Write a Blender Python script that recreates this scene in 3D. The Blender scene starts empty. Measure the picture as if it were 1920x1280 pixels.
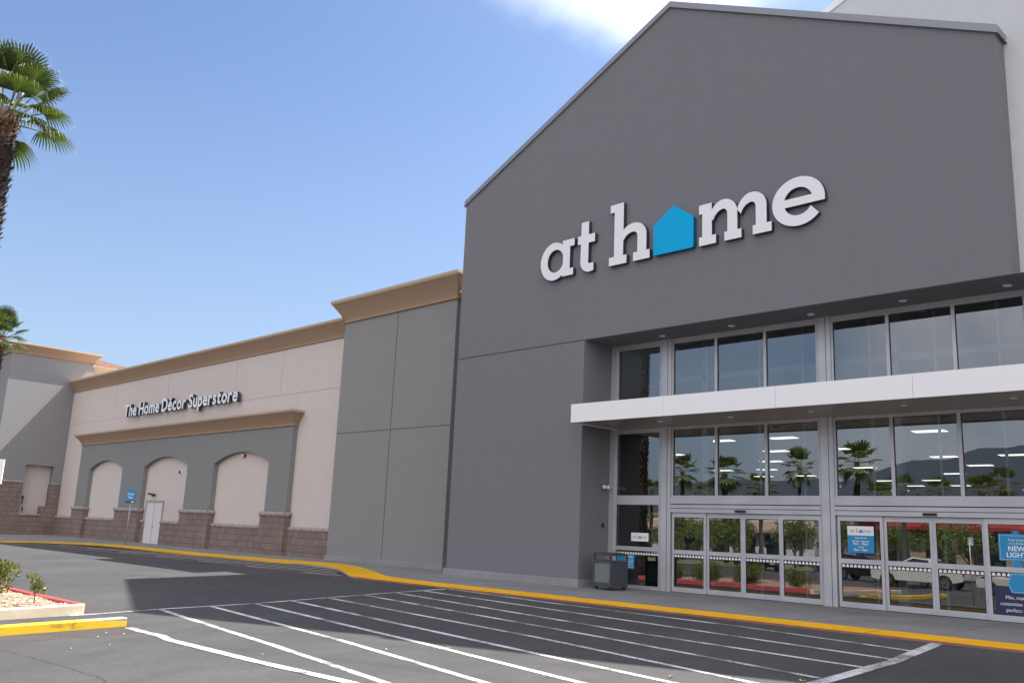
import bpy, bmesh, math, random
from mathutils import Vector, Matrix, noise
random.seed(7)
PI = math.pi
scene = bpy.context.scene
C = scene.collection

# ------------------------------------------------------------------ camera
yaw, pitch, roll = 0.7918111871, 0.208722949, 0.0444842384
fw = Vector((-math.sin(yaw)*math.cos(pitch), math.cos(yaw)*math.cos(pitch), math.sin(pitch)))
rt = Vector((math.cos(yaw), math.sin(yaw), 0)); up = rt.cross(fw)
r2 = math.cos(roll)*rt + math.sin(roll)*up
u2 = -math.sin(roll)*rt + math.cos(roll)*up
cam_d = bpy.data.cameras.new('camera'); cam = bpy.data.objects.new('camera', cam_d); C.objects.link(cam)
cam.matrix_world = Matrix(((r2.x, u2.x, -fw.x, 25.1385), (r2.y, u2.y, -fw.y, -22.0245), (r2.z, u2.z, -fw.z, 1.6), (0, 0, 0, 1)))
cam_d.sensor_width = 36; cam_d.lens = 1702.99/1920*36; cam_d.clip_end = 9000; cam_d.clip_start = .1
scene.camera = cam

# ------------------------------------------------------------------ sky and sun
SUN = Vector((.215, .70, 1)).normalized()
el = math.asin(SUN.z); az = math.atan2(SUN.x, SUN.y)
w = bpy.data.worlds.new('World'); scene.world = w; w.use_nodes = True
nt = w.node_tree; N = nt.nodes; Lk = nt.links
bg = N['Background']
sky = N.new('ShaderNodeTexSky'); sky.sky_type = 'NISHITA'; sky.sun_disc = False
sky.sun_elevation = el; sky.sun_rotation = az; sky.air_density = 1.0; sky.dust_density = 1.9; sky.ozone_density = 1.6
tc = N.new('ShaderNodeTexCoord')
# a bank of thin bright cloud near the sun
cd = (fw*1703 + r2*(1290-960) - u2*(-400-640)).normalized()
dot = N.new('ShaderNodeVectorMath'); dot.operation = 'DOT_PRODUCT'; dot.inputs[1].default_value = cd
Lk.new(tc.outputs['Generated'], dot.inputs[0])
mr = N.new('ShaderNodeMapRange'); mr.inputs[1].default_value = .955; mr.inputs[2].default_value = .995
Lk.new(dot.outputs['Value'], mr.inputs[0])
nz = N.new('ShaderNodeTexNoise'); nz.inputs['Scale'].default_value = 6; nz.inputs['Detail'].default_value = 7; nz.inputs['Roughness'].default_value = .55
Lk.new(tc.outputs['Generated'], nz.inputs['Vector'])
m1 = N.new('ShaderNodeMath'); m1.operation = 'MULTIPLY_ADD'; m1.inputs[1].default_value = 1.35; m1.inputs[2].default_value = -1.0
Lk.new(mr.outputs[0], m1.inputs[0])
m2 = N.new('ShaderNodeMath'); m2.operation = 'ADD'; Lk.new(m1.outputs[0], m2.inputs[0]); Lk.new(nz.outputs[0], m2.inputs[1])
m3 = N.new('ShaderNodeMapRange'); m3.interpolation_type = 'SMOOTHSTEP'; m3.inputs[1].default_value = -.12; m3.inputs[2].default_value = .95
Lk.new(m2.outputs[0], m3.inputs[0])
mix = N.new('ShaderNodeMixRGB'); mix.inputs[2].default_value = (12.6, 12.9, 13.8, 1)
Lk.new(m3.outputs[0], mix.inputs[0]); tint = N.new('ShaderNodeMixRGB'); tint.blend_type = 'MULTIPLY'; tint.inputs[0].default_value = 1; tint.inputs[2].default_value = (.90, 1.01, 1.16, 1); Lk.new(sky.outputs[0], tint.inputs[1]); 
sz = N.new('ShaderNodeSeparateXYZ'); Lk.new(tc.outputs['Generated'], sz.inputs[0])
hz = N.new('ShaderNodeMapRange'); hz.interpolation_type = 'SMOOTHSTEP'; hz.inputs[1].default_value = .52; hz.inputs[2].default_value = .02; hz.inputs[3].default_value = 0; hz.inputs[4].default_value = .42; Lk.new(sz.outputs[2], hz.inputs[0])
hm = N.new('ShaderNodeMixRGB'); hm.inputs[2].default_value = (3.6, 4.3, 5.3, 1); Lk.new(hz.outputs[0], hm.inputs[0]); Lk.new(tint.outputs[0], hm.inputs[1]); Lk.new(hm.outputs[0], mix.inputs[1]); 
# unseen cloud field added behind and right of camera to brighten the shaded walls
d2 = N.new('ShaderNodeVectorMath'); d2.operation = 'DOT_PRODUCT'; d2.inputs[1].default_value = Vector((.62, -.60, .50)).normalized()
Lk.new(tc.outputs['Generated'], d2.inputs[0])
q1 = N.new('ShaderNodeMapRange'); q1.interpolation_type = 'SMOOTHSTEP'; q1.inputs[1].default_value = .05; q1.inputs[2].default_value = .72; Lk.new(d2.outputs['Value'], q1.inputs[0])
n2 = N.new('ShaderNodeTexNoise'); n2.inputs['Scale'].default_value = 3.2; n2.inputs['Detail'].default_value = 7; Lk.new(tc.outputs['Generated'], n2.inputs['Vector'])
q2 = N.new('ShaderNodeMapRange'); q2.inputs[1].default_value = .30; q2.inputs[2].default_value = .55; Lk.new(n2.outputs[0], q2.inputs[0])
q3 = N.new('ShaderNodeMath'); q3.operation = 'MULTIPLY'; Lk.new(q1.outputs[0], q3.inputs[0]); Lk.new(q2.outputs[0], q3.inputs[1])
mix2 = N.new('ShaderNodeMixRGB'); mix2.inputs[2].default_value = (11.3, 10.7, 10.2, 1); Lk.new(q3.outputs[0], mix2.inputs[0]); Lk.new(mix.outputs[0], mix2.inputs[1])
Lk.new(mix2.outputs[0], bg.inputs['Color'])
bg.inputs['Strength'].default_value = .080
sd = bpy.data.lights.new('sun', 'SUN'); sd.energy = 5.0; sd.angle = math.radians(.53); sd.color = (1, .955, .89)
so = bpy.data.objects.new('sun', sd); C.objects.link(so); so.rotation_euler = SUN.to_track_quat('Z', 'Y').to_euler(); so.location = (0, 0, 60)
scene.view_settings.view_transform = 'Standard'; scene.view_settings.look = 'None'; scene.view_settings.gamma = 1
scene.view_settings.use_curve_mapping = False
scene.view_settings.exposure = 1.1
scene.cycles.max_bounces = 8; scene.cycles.transparent_max_bounces = 12

# ------------------------------------------------------------------ helpers
class MB:
    def __init__(s): s.v = []; s.f = []; s.m = []; s.smooth = set()
    def add(s, vs, fs, mi=0, sm=False):
        o = len(s.v); s.v += [tuple(v) for v in vs]
        for f in fs:
            if sm: s.smooth.add(len(s.f))
            s.f.append(tuple(i+o for i in f)); s.m.append(mi)
        return s
    def box(s, x0, x1, y0, y1, z0, z1, mi=0):
        v = [(x0,y0,z0),(x1,y0,z0),(x1,y1,z0),(x0,y1,z0),(x0,y0,z1),(x1,y0,z1),(x1,y1,z1),(x0,y1,z1)]
        return s.add(v, [(0,3,2,1),(4,5,6,7),(0,1,5,4),(1,2,6,5),(2,3,7,6),(3,0,4,7)], mi)
    def bbox(s, x0, x1, y0, y1, z0, z1, b=.01, mi=0):
        # chamfered box
        bm = bmesh.new(); bmesh.ops.create_cube(bm, size=1)
        for v in bm.verts:
            v.co = Vector(((x0+x1)/2+v.co.x*(x1-x0), (y0+y1)/2+v.co.y*(y1-y0), (z0+z1)/2+v.co.z*(z1-z0)))
        bmesh.ops.bevel(bm, geom=bm.edges[:], offset=b, segments=2, affect='EDGES', profile=.6)
        bm.verts.index_update()
        s.add([v.co[:] for v in bm.verts], [[v.index for v in f.verts] for f in bm.faces], mi); bm.free(); return s
    def prism(s, poly, a, b, ax=1, mi=0, mi_side=None, mi_back=None):
        # poly: list of 2D points; ax=1: poly is (x,z), extruded in y a..b; ax=2: (x,y) in z; ax=0: (y,z) in x
        def P(p, t):
            return (p[0], t, p[1]) if ax == 1 else ((p[0], p[1], t) if ax == 2 else (t, p[0], p[1]))
        n = len(poly); area = sum(poly[i][0]*poly[(i+1)%n][1]-poly[(i+1)%n][0]*poly[i][1] for i in range(n))
        if area < 0: poly = poly[::-1]
        vs = [P(p, a) for p in poly]+[P(p, b) for p in poly]
        fl = (ax == 1)
        front = list(range(n)); back = [n+i for i in range(n)]
        # orientation
        if ax == 1: s.add(vs, [front], mi); o = len(s.v)-2*n
        else: s.add(vs, [front[::-1]], mi); o = len(s.v)-2*n
        s.f.append(tuple(o+i for i in (back[::-1] if ax == 1 else back))); s.m.append(mi if mi_back is None else mi_back)
        for i in range(n):
            j = (i+1) % n
            q = (i, j, n+j, n+i) if ax != 1 else (j, i, n+i, n+j)
            s.f.append(tuple(o+k for k in q)); s.m.append(mi if mi_side is None else mi_side)
        return s
    def tube(s, pts, r, n=8, mi=0, caps=True, sm=True):
        pts = [Vector(p) for p in pts]; rs = r if isinstance(r, (list, tuple)) else [r]*len(pts)
        base = len(s.v); prev = None
        for i, p in enumerate(pts):
            d = (pts[min(i+1, len(pts)-1)]-pts[max(i-1, 0)])
            if d.length < 1e-9: d = Vector((0, 0, 1))
            d.normalize()
            a = prev if prev is not None else (Vector((1, 0, 0)) if abs(d.x) < .8 else Vector((0, 1, 0)))
            a = (a-d*a.dot(d)).normalized(); prev = a; b = d.cross(a)
            for k in range(n):
                t = 2*PI*k/n; s.v.append(tuple(p+(a*math.cos(t)+b*math.sin(t))*rs[i]))
        for i in range(len(pts)-1):
            for k in range(n):
                q = (base+i*n+k, base+i*n+(k+1)%n, base+(i+1)*n+(k+1)%n, base+(i+1)*n+k)
                if sm: s.smooth.add(len(s.f))
                s.f.append(q); s.m.append(mi)
        if caps:
            s.f.append(tuple(base+k for k in range(n))[::-1]); s.m.append(mi)
            s.f.append(tuple(base+(len(pts)-1)*n+k for k in range(n))); s.m.append(mi)
        return s
    def sphere(s, c, r, n=10, mi=0, sq=(1, 1, 1)):
        base = len(s.v); m = n//2
        for i in range(m+1):
            th = PI*i/m
            for k in range(n):
                t = 2*PI*k/n
                s.v.append((c[0]+r*sq[0]*math.sin(th)*math.cos(t), c[1]+r*sq[1]*math.sin(th)*math.sin(t), c[2]+r*sq[2]*math.cos(th)))
        for i in range(m):
            for k in range(n):
                s.smooth.add(len(s.f)); s.f.append((base+i*n+k, base+(i+1)*n+k, base+(i+1)*n+(k+1)%n, base+i*n+(k+1)%n)); s.m.append(mi)
        return s
    def xf(s, M):
        s.v = [tuple(M @ Vector(v)) for v in s.v]; return s
    def build(s, name, mats, parent=None, loc=None):
        me = bpy.data.meshes.new(name); me.from_pydata(s.v, [], s.f)
        if not isinstance(mats, (list, tuple)): mats = [mats]
        for m in mats: me.materials.append(m)
        me.polygons.foreach_set('material_index', s.m)
        if s.smooth: me.polygons.foreach_set('use_smooth', [i in s.smooth for i in range(len(s.f))])
        me.update()
        o = bpy.data.objects.new(name, me); C.objects.link(o)
        if parent is not None: o.parent = parent
        if loc: o.location = loc
        return o

def tag(o, label=None, cat=None, group=None, kind=None):
    if label: o['label'] = label
    if cat: o['category'] = cat
    if group: o['group'] = group
    if kind: o['kind'] = kind
    return o
def thing(name, label, cat, loc=(0, 0, 0), rz=0, group=None):
    o = bpy.data.objects.new(name, None); C.objects.link(o); o.location = loc; o.rotation_euler = (0, 0, rz)
    o.empty_display_size = .3
    return tag(o, label, cat, group)
def copy_tree(o, parent=None):
    c = o.copy(); C.objects.link(c); c.parent = parent
    for ch in list(o.children):
        if not ch.get('_skip'): copy_tree(ch, c)
    return c
def struct(o): o['kind'] = 'structure'; return o

# ------------------------------------------------------------------ materials
def mat(name, col, rough=.7, metal=0, spec=.5):
    m = bpy.data.materials.new(name); m.use_nodes = True
    p = m.node_tree.nodes['Principled BSDF']
    p.inputs['Base Color'].default_value = (*col, 1); p.inputs['Roughness'].default_value = rough
    p.inputs['Metallic'].default_value = metal; p.inputs['Specular IOR Level'].default_value = spec
    return m, m.node_tree.nodes, m.node_tree.links, p
def tcoord(n): return n.new('ShaderNodeTexCoord').outputs['Object']
def noise_n(n, l, vec, scale, detail=4, rough=.5, mapping=None):
    t = n.new('ShaderNodeTexNoise'); t.inputs['Scale'].default_value = scale; t.inputs['Detail'].default_value = detail; t.inputs['Roughness'].default_value = rough
    if mapping:
        mp = n.new('ShaderNodeMapping'); mp.inputs['Scale'].default_value = mapping; l.new(vec, mp.inputs[0]); vec = mp.outputs[0]
    l.new(vec, t.inputs['Vector']); return t.outputs[0]
def ramp(n, l, fac, stops):
    r = n.new('ShaderNodeValToRGB'); e = r.color_ramp.elements
    while len(e) < len(stops): e.new(.5)
    for i, (p, c) in enumerate(stops):
        e[i].position = p; e[i].color = (*c, 1) if len(c) == 3 else c
    l.new(fac, r.inputs[0]); return r.outputs[0]
def mixc(n, l, fac, a, b, mode='MIX'):
    m = n.new('ShaderNodeMixRGB'); m.blend_type = mode
    for i, x in ((0, fac), (1, a), (2, b)):
        if isinstance(x, (int, float)): m.inputs[i].default_value = x
        elif isinstance(x, tuple): m.inputs[i].default_value = (*x, 1)
        else: l.new(x, m.inputs[i])
    return m.outputs[0]
def bump(n, l, p, h, strength=.3, dist=.01):
    b = n.new('ShaderNodeBump'); b.inputs['Strength'].default_value = strength; b.inputs['Distance'].default_value = dist
    l.new(h, b.inputs['Height']); l.new(b.outputs[0], p.inputs['Normal'])
def g(c, k): return tuple(min(1, x*k) for x in c)

def stucco(name, col, var=.10, grain=.25):
    m, n, l, p = mat(name, col, .9, spec=.25); tc = tcoord(n)
    big = noise_n(n, l, tc, .35, 5, .6); fine = noise_n(n, l, tc, 60, 3, .7)
    streak = noise_n(n, l, tc, 1.0, 5, .6, (2.2, 2.2, .12))
    c = ramp(n, l, big, [(.3, g(col, 1-var)), (.7, g(col, 1+var))])
    c = mixc(n, l, .35, c, ramp(n, l, streak, [(.35, g(col, 1-var)), (.65, g(col, 1+var*.6))]))
    mg_ = noise_n(n, l, tc, 13, 5, .75); c = mixc(n, l, .5, c, ramp(n, l, mg_, [(.32, g(col, .82)), (.68, g(col, 1.18))]))
    dr = noise_n(n, l, tc, 1.0, 6, .65, (3.5, 3.5, .10)); sx2 = n.new('ShaderNodeSeparateXYZ'); l.new(tc, sx2.inputs[0])
    dm = n.new('ShaderNodeMapRange'); dm.inputs[1].default_value = .56; dm.inputs[2].default_value = .74; l.new(dr, dm.inputs[0])
    dk = n.new('ShaderNodeMath'); dk.operation = 'MULTIPLY'; dk.inputs[1].default_value = var*2.4; l.new(dm.outputs[0], dk.inputs[0])
    c = mixc(n, l, dk.outputs[0], c, g(col, .55))
    md2 = noise_n(n, l, tc, 2.6, 5, .7); c = mixc(n, l, .45, c, ramp(n, l, md2, [(.35, g(col, 1-var*.9)), (.65, g(col, 1+var*.9))]))
    c = mixc(n, l, grain, c, ramp(n, l, fine, [(.35, g(col, .7)), (.65, g(col, 1.3))]))
    l.new(c, p.inputs['Base Color'])
    b = noise_n(n, l, tc, 45, 4, .7); bump(n, l, p, b, .35, .012)
    return m
M = {}
M['dark'] = stucco('dark_grey_stucco', (.192, .194, .218), .07)
M['mid'] = stucco('mid_grey_stucco', (.262, .262, .268), .05)
M['arc'] = stucco('arcade_grey_stucco', (.235, .242, .248), .05)
M['tower'] = stucco('tower_grey_stucco', (.25, .25, .265), .07)
M['cream'] = stucco('cream_stucco', (.60, .545, .53), .04, .15)
M['white_wall'] = stucco('light_grey_stucco', (.62, .64, .67), .04, .15)
M['tan'] = stucco('tan_cornice', (.37, .26, .185), .05, .12)
M['tan_light'] = stucco('cornice_lip', (.50, .40, .31), .05, .12)
M['soffit'] = stucco('soffit_paint', (.19, .185, .20), .05, .1)
M['joint'], *_ = mat('dark_joint', (.05, .05, .055), .9)
M['black'], *_ = mat('black_plastic', (.015, .015, .017), .4)
M['coping'], *_ = mat('grey_metal_coping', (.27, .28, .32), .45, .3)
M['fascia'] , *_ = mat('white_aluminium_panel', (.86, .86, .90), .35, .0)
M['under'], *_ = mat('dark_canopy_underside', (.34, .33, .325), .30, .25)
M['sign_white'], *_ = mat('white_acrylic', (.82, .83, .88), .4)
M['sign_side'], *_ = mat('sign_return', (.045, .05, .075), .5)
M['sign_blue'], *_ = mat('blue_acrylic', (.0, .40, .78), .6, spec=.2)
M['decal_blue'], *_ = mat('blue_vinyl', (.015, .26, .55), .45)
M['decal_navy'], *_ = mat('navy_vinyl', (.02, .025, .09), .45)
M['decal_white'], *_ = mat('white_vinyl', (.85, .85, .88), .5)
M['decal_grey'], *_ = mat('grey_vinyl', (.42, .44, .48), .5)
M['decal_dark'], *_ = mat('dark_vinyl', (.03, .032, .04), .5)
M['red_plastic'], *_ = mat('red_strobe', (.35, .02, .02), .4)
M['steel'], *_ = mat('galvanised_steel', (.45, .46, .48), .45, .6)

def alu():
    m, n, l, p = mat('anodised_aluminium', (.52, .53, .58), .42, .35); tc = tcoord(n)
    a = noise_n(n, l, tc, 1.3, 4); l.new(ramp(n, l, a, [(.3, (.47, .48, .53)), (.7, (.56, .57, .62))]), p.inputs['Base Color'])
    return m
M['alu'] = alu()
def glass():
    m = bpy.data.materials.new('tinted_glass'); m.use_nodes = True; n = m.node_tree.nodes; l = m.node_tree.links
    n.remove(n['Principled BSDF']); out = n['Material Output']
    t = n.new('ShaderNodeBsdfTransparent'); t.inputs[0].default_value = (.42, .47, .47, 1)
    gl = n.new('ShaderNodeBsdfGlossy'); gl.inputs['Roughness'].default_value = .004; gl.inputs[0].default_value = (.93, .96, 1, 1)
    tc = tcoord(n); w = noise_n(n, l, tc, 1.1, 2, .4); b = n.new('ShaderNodeBump'); b.inputs['Strength'].default_value = .05; b.inputs['Distance'].default_value = .02
    l.new(w, b.inputs['Height']); l.new(b.outputs[0], gl.inputs['Normal'])
    fr = n.new('ShaderNodeFresnel'); fr.inputs[0].default_value = 1.52
    ma = n.new('ShaderNodeMath'); ma.operation = 'MULTIPLY_ADD'; ma.inputs[1].default_value = 1.0; ma.inputs[2].default_value = .15; ma.use_clamp = True
    l.new(fr.outputs[0], ma.inputs[0])
    mx = n.new('ShaderNodeMixShader'); l.new(ma.outputs[0], mx.inputs[0]); l.new(t.outputs[0], mx.inputs[1]); l.new(gl.outputs[0], mx.inputs[2])
    l.new(mx.outputs[0], out.inputs[0]); return m
M['glass'] = glass()

def stone():
    m, n, l, p = mat('split_face_stone', (.2, .16, .15), .92, spec=.2)
    tc = n.new('ShaderNodeTexCoord'); sx = n.new('ShaderNodeSeparateXYZ'); l.new(tc.outputs['Object'], sx.inputs[0])
    ad = n.new('ShaderNodeMath'); ad.operation = 'ADD'; l.new(sx.outputs[0], ad.inputs[0]); l.new(sx.outputs[1], ad.inputs[1])
    cb = n.new('ShaderNodeCombineXYZ'); l.new(ad.outputs[0], cb.inputs[0]); l.new(sx.outputs[2], cb.inputs[1])
    b = n.new('ShaderNodeTexBrick'); l.new(cb.outputs[0], b.inputs['Vector'])
    b.inputs['Scale'].default_value = 1; b.inputs['Brick Width'].default_value = .38; b.inputs['Row Height'].default_value = .33
    b.inputs['Mortar Size'].default_value = .012; b.inputs['Mortar Smooth'].default_value = .4
    b.inputs['Color1'].default_value = (.195, .16, .145, 1); b.inputs['Color2'].default_value = (.235, .20, .185, 1); b.inputs['Mortar'].default_value = (.165, .13, .125, 1); b.inputs['Bias'].default_value = -.1
    nn = noise_n(n, l, tc.outputs['Object'], 14, 6, .75); nb = noise_n(n, l, tc.outputs['Object'], .5, 3)
    c = mixc(n, l, .75, b.outputs['Color'], ramp(n, l, nn, [(.3, (.55, .53, .52)), (.7, (1.0, .98, .97))]), 'MULTIPLY')
    c = mixc(n, l, .5, c, ramp(n, l, nb, [(.3, (.75, .75, .75)), (.7, (1, 1, 1))]), 'MULTIPLY')
    c = mixc(n, l, 1, c, (1.45, 1.38, 1.40), 'MULTIPLY')
    l.new(c, p.inputs['Base Color'])
    bm_ = n.new('ShaderNodeMath'); bm_.operation = 'MULTIPLY_ADD'; l.new(b.outputs['Fac'], bm_.inputs[0]); bm_.inputs[1].default_value = -1.2; l.new(nn, bm_.inputs[2])
    bump(n, l, p, bm_.outputs[0], .8, .03)
    return m
M['stone'] = stone()
def capm():
    m, n, l, p = mat('stone_cap', (.3, .25, .245), .9, spec=.2); tc = tcoord(n)
    a = noise_n(n, l, tc, 6, 6, .7); l.new(ramp(n, l, a, [(.3, (.25, .21, .205)), (.7, (.46, .41, .40))]), p.inputs['Base Color']); bump(n, l, p, a, .7, .03); return m
M['cap'] = capm()

def asphalt():
    m, n, l, p = mat('asphalt', (.08, .08, .08), .88, spec=.3); tc = tcoord(n)
    f1 = noise_n(n, l, tc, 70, 4, .85); f2 = noise_n(n, l, tc, 12, 6, .75); bg_ = noise_n(n, l, tc, .16, 6, .6); md = noise_n(n, l, tc, 1.6, 5, .6, (1, .35, 1))
    c = ramp(n, l, bg_, [(.3, (.052, .051, .055)), (.5, (.066, .065, .067)), (.7, (.082, .080, .079))])
    c = mixc(n, l, .6, c, ramp(n, l, md, [(.3, (.8, .8, .81)), (.7, (1.12, 1.12, 1.1))]), 'MULTIPLY')
    c = mixc(n, l, .6, c, ramp(n, l, f1, [(.25, (.45, .45, .45)), (.5, (.95, .95, .95)), (.72, (1.8, 1.78, 1.72))]), 'MULTIPLY')
    c = mixc(n, l, .5, c, ramp(n, l, f2, [(.3, (.65, .65, .65)), (.7, (1.35, 1.35, 1.35))]), 'MULTIPLY')
    # worn paler, browner strip with sandy wash beside the island kerb
    sp = n.new('ShaderNodeSeparateXYZ'); l.new(tc, sp.inputs[0])
    def mth(op, a, b):
        q = n.new('ShaderNodeMath'); q.operation = op
        for i, x in enumerate((a, b)):
            if isinstance(x, (int, float)): q.inputs[i].default_value = x
            else: l.new(x, q.inputs[i])
        return q.outputs[0]
    # signed distance from a line parallel to the yellow kerb
    dd = mth('SUBTRACT', sp.outputs[0], 7.3)
    wob = mth('MULTIPLY', mth('SUBTRACT', noise_n(n, l, tc, 1.5, 5), .5), .5)
    dd = mth('ADD', dd, wob)
    strip = mth('MULTIPLY', mth('MULTIPLY', mth('GREATER_THAN', dd, -.3), mth('LESS_THAN', dd, 1.15)), mth('LESS_THAN', sp.outputs[1], -14.35))
    c = mixc(n, l, mth('MULTIPLY', strip, .7), c, mixc(n, l, 1, c, (.95, .82, .74), 'MULTIPLY'))
    # cracks
    v = n.new('ShaderNodeTexVoronoi'); v.feature = 'DISTANCE_TO_EDGE'; v.inputs['Scale'].default_value = .13
    wv = n.new('ShaderNodeTexNoise'); wv.inputs['Scale'].default_value = .9; wv.inputs['Detail'].default_value = 6; l.new(tc, wv.inputs['Vector'])
    av = n.new('ShaderNodeVectorMath'); av.operation = 'MULTIPLY_ADD'; av.inputs[1].default_value = (1.6, 1.6, 0); l.new(wv.outputs['Color'], av.inputs[0]); l.new(tc, av.inputs[2]); l.new(av.outputs[0], v.inputs['Vector'])
    cr = mth('LESS_THAN', v.outputs['Distance'], .0016)
    c = mixc(n, l, mth('MULTIPLY', cr, .55), c, (.03, .03, .03))
    # tyre scuffs sweeping round the bend, a sealed seam and a pale worn lane
    for (cx_, cy_, rr_, wd_, k_) in ((-2, -24, 15.2, .16, .22), (-2.3, -24, 16.9, .13, .18), (26, -2, 21, .15, .16), (20, -36, 23.5, .14, .2), (20, -36, 25.1, .14, .16), (-14, 10, 21.5, .2, .15)):
        vl = n.new('ShaderNodeVectorMath'); vl.operation = 'DISTANCE'; vl.inputs[1].default_value = (cx_, cy_, -.3); l.new(tc, vl.inputs[0])
        ab = mth('ABSOLUTE', mth('SUBTRACT', vl.outputs['Value'], rr_), 0)
        band = n.new('ShaderNodeMapRange'); band.inputs[1].default_value = wd_*1.6; band.inputs[2].default_value = wd_*.6; l.new(ab, band.inputs[0])
        brk = n.new('ShaderNodeMapRange'); brk.inputs[1].default_value = .42; brk.inputs[2].default_value = .62; l.new(noise_n(n, l, tc, .55, 3), brk.inputs[0])
        c = mixc(n, l, mth('MULTIPLY', mth('MULTIPLY', band.outputs[0], brk.outputs[0]), k_*1.6), c, (.035, .035, .038))
    seam = mth('LESS_THAN', mth('ABSOLUTE', mth('ADD', mth('SUBTRACT', sp.outputs[1], -16.9), mth('MULTIPLY', mth('SUBTRACT', noise_n(n, l, tc, .5, 4), .5), 1.1)), 0), .018)
    c = mixc(n, l, mth('MULTIPLY', seam, .65), c, (.03, .03, .03))
    # oil spots
    ov = n.new('ShaderNodeTexVoronoi'); ov.inputs['Scale'].default_value = .45; l.new(tc, ov.inputs['Vector'])
    osp = mth('LESS_THAN', mth('ADD', ov.outputs['Distance'], mth('MULTIPLY', noise_n(n, l, tc, 5, 4), .25)), .16)
    c = mixc(n, l, mth('MULTIPLY', osp, .3), c, (.045, .045, .05))
    l.new(c, p.inputs['Base Color']); bump(n, l, p, f1, .5, .008)
    return m
M['asphalt'] = asphalt()
def concrete(name, col, var=.15, sc=1.0):
    m, n, l, p = mat(name, col, .85, spec=.3); tc = tcoord(n)
    a = noise_n(n, l, tc, .7*sc, 7, .65); b = noise_n(n, l, tc, 50, 3, .7)
    c = ramp(n, l, a, [(.28, g(col, 1-var)), (.5, col), (.75, g(col, 1+var))])
    c = mixc(n, l, .5, c, ramp(n, l, b, [(.3, (.8, .8, .8)), (.7, (1.15, 1.15, 1.15))]), 'MULTIPLY')
    l.new(c, p.inputs['Base Color']); bump(n, l, p, b, .3, .004); return m
M['walk'] = concrete('sidewalk_concrete', (.235, .235, .24), .2)
M['plinth'] = concrete('plinth_concrete', (.28, .285, .30), .15, 2)
M['kerb'] = concrete('kerb_concrete', (.36, .355, .35), .15, 3)
M['beige'] = concrete('painted_beige_kerb', (.62, .53, .40), .12, 3)
M['redkerb'] = concrete('painted_red_kerb', (.48, .075, .085), .18, 4)
M['yellow'] = concrete('yellow_tactile', (.74, .40, .008), .10, 2)
M['redline'] = concrete('faded_red_line', (.30, .13, .115), .35, 5)
def paint(name, col, wear=.5):
    m, n, l, p = mat(name, col, .7); tc = tcoord(n)
    a = noise_n(n, l, tc, 30, 5, .75); b = noise_n(n, l, tc, 1.3, 4, .6)
    s = n.new('ShaderNodeMath'); s.operation = 'ADD'; l.new(a, s.inputs[0]); l.new(b, s.inputs[1])
    c = ramp(n, l, s.outputs[0], [(.36*wear+.12, (.11, .11, .11)), (.36*wear+.2, g(col, .8)), (.62, col)])
    s2 = n.new('ShaderNodeMath'); s2.operation = 'MULTIPLY'; s2.inputs[1].default_value = .55; l.new(s.outputs[0], s2.inputs[0])
    l.new(s2.outputs[0], c.node.inputs[0]); l.new(c, p.inputs['Base Color']); return m
M['paint'] = paint('white_road_paint', (.66, .66, .68), 1.0)
def yk():
    m, n, l, p = mat('chipped_yellow_kerb', (.8, .5, .02), .6); tc = tcoord(n)
    a = noise_n(n, l, tc, 7, 6, .7); b = noise_n(n, l, tc, 2.2, 5, .6, (1, 1, 2.5)); 
    c = ramp(n, l, b, [(.30, (.24, .16, .05)), (.42, (.70, .44, .015)), (.7, (.80, .53, .02))])
    sp = n.new('ShaderNodeSeparateXYZ'); l.new(tc, sp.inputs[0])
    # bare concrete patches near the end and on the top arris
    e = n.new('ShaderNodeMapRange'); e.inputs[1].default_value = -15.6; e.inputs[2].default_value = -14.5; l.new(sp.outputs[1], e.inputs[0])
    z = n.new('ShaderNodeMapRange'); z.inputs[1].default_value = -.33; z.inputs[2].default_value = -.27; l.new(sp.outputs[2], z.inputs[0])
    q = n.new('ShaderNodeMath'); q.operation = 'MULTIPLY'; l.new(e.outputs[0], q.inputs[0]); l.new(z.outputs[0], q.inputs[1])
    q2 = n.new('ShaderNodeMath'); q2.operation = 'MULTIPLY_ADD'; q2.inputs[1].default_value = .55; l.new(q.outputs[0], q2.inputs[0]); l.new(a, q2.inputs[2])
    gt = n.new('ShaderNodeMath'); gt.operation = 'GREATER_THAN'; gt.inputs[1].default_value = .68; l.new(q2.outputs[0], gt.inputs[0])
    c = mixc(n, l, gt.outputs[0], c, mixc(n, l, 1, ramp(n, l, a, [(.3, (.16, .13, .12)), (.7, (.5, .46, .42))]), (1, 1, 1), 'MULTIPLY'))
    l.new(c, p.inputs['Base Color']); bump(n, l, p, a, .3, .01); return m
M['ykerb'] = yk()
def mulch():
    m, n, l, p = mat('bark_mulch', (.3, .22, .15), .95); tc = tcoord(n)
    v = n.new('ShaderNodeTexVoronoi'); v.inputs['Scale'].default_value = 34; l.new(tc, v.inputs['Vector'])
    c = ramp(n, l, v.outputs['Color'], [(.2, (.13, .08, .05)), (.5, (.34, .24, .16)), (.85, (.55, .45, .34))]); l.new(c, p.inputs['Base Color']); bump(n, l, p, v.outputs['Distance'], .8, .03); return m
M['mulch'] = mulch()
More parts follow.
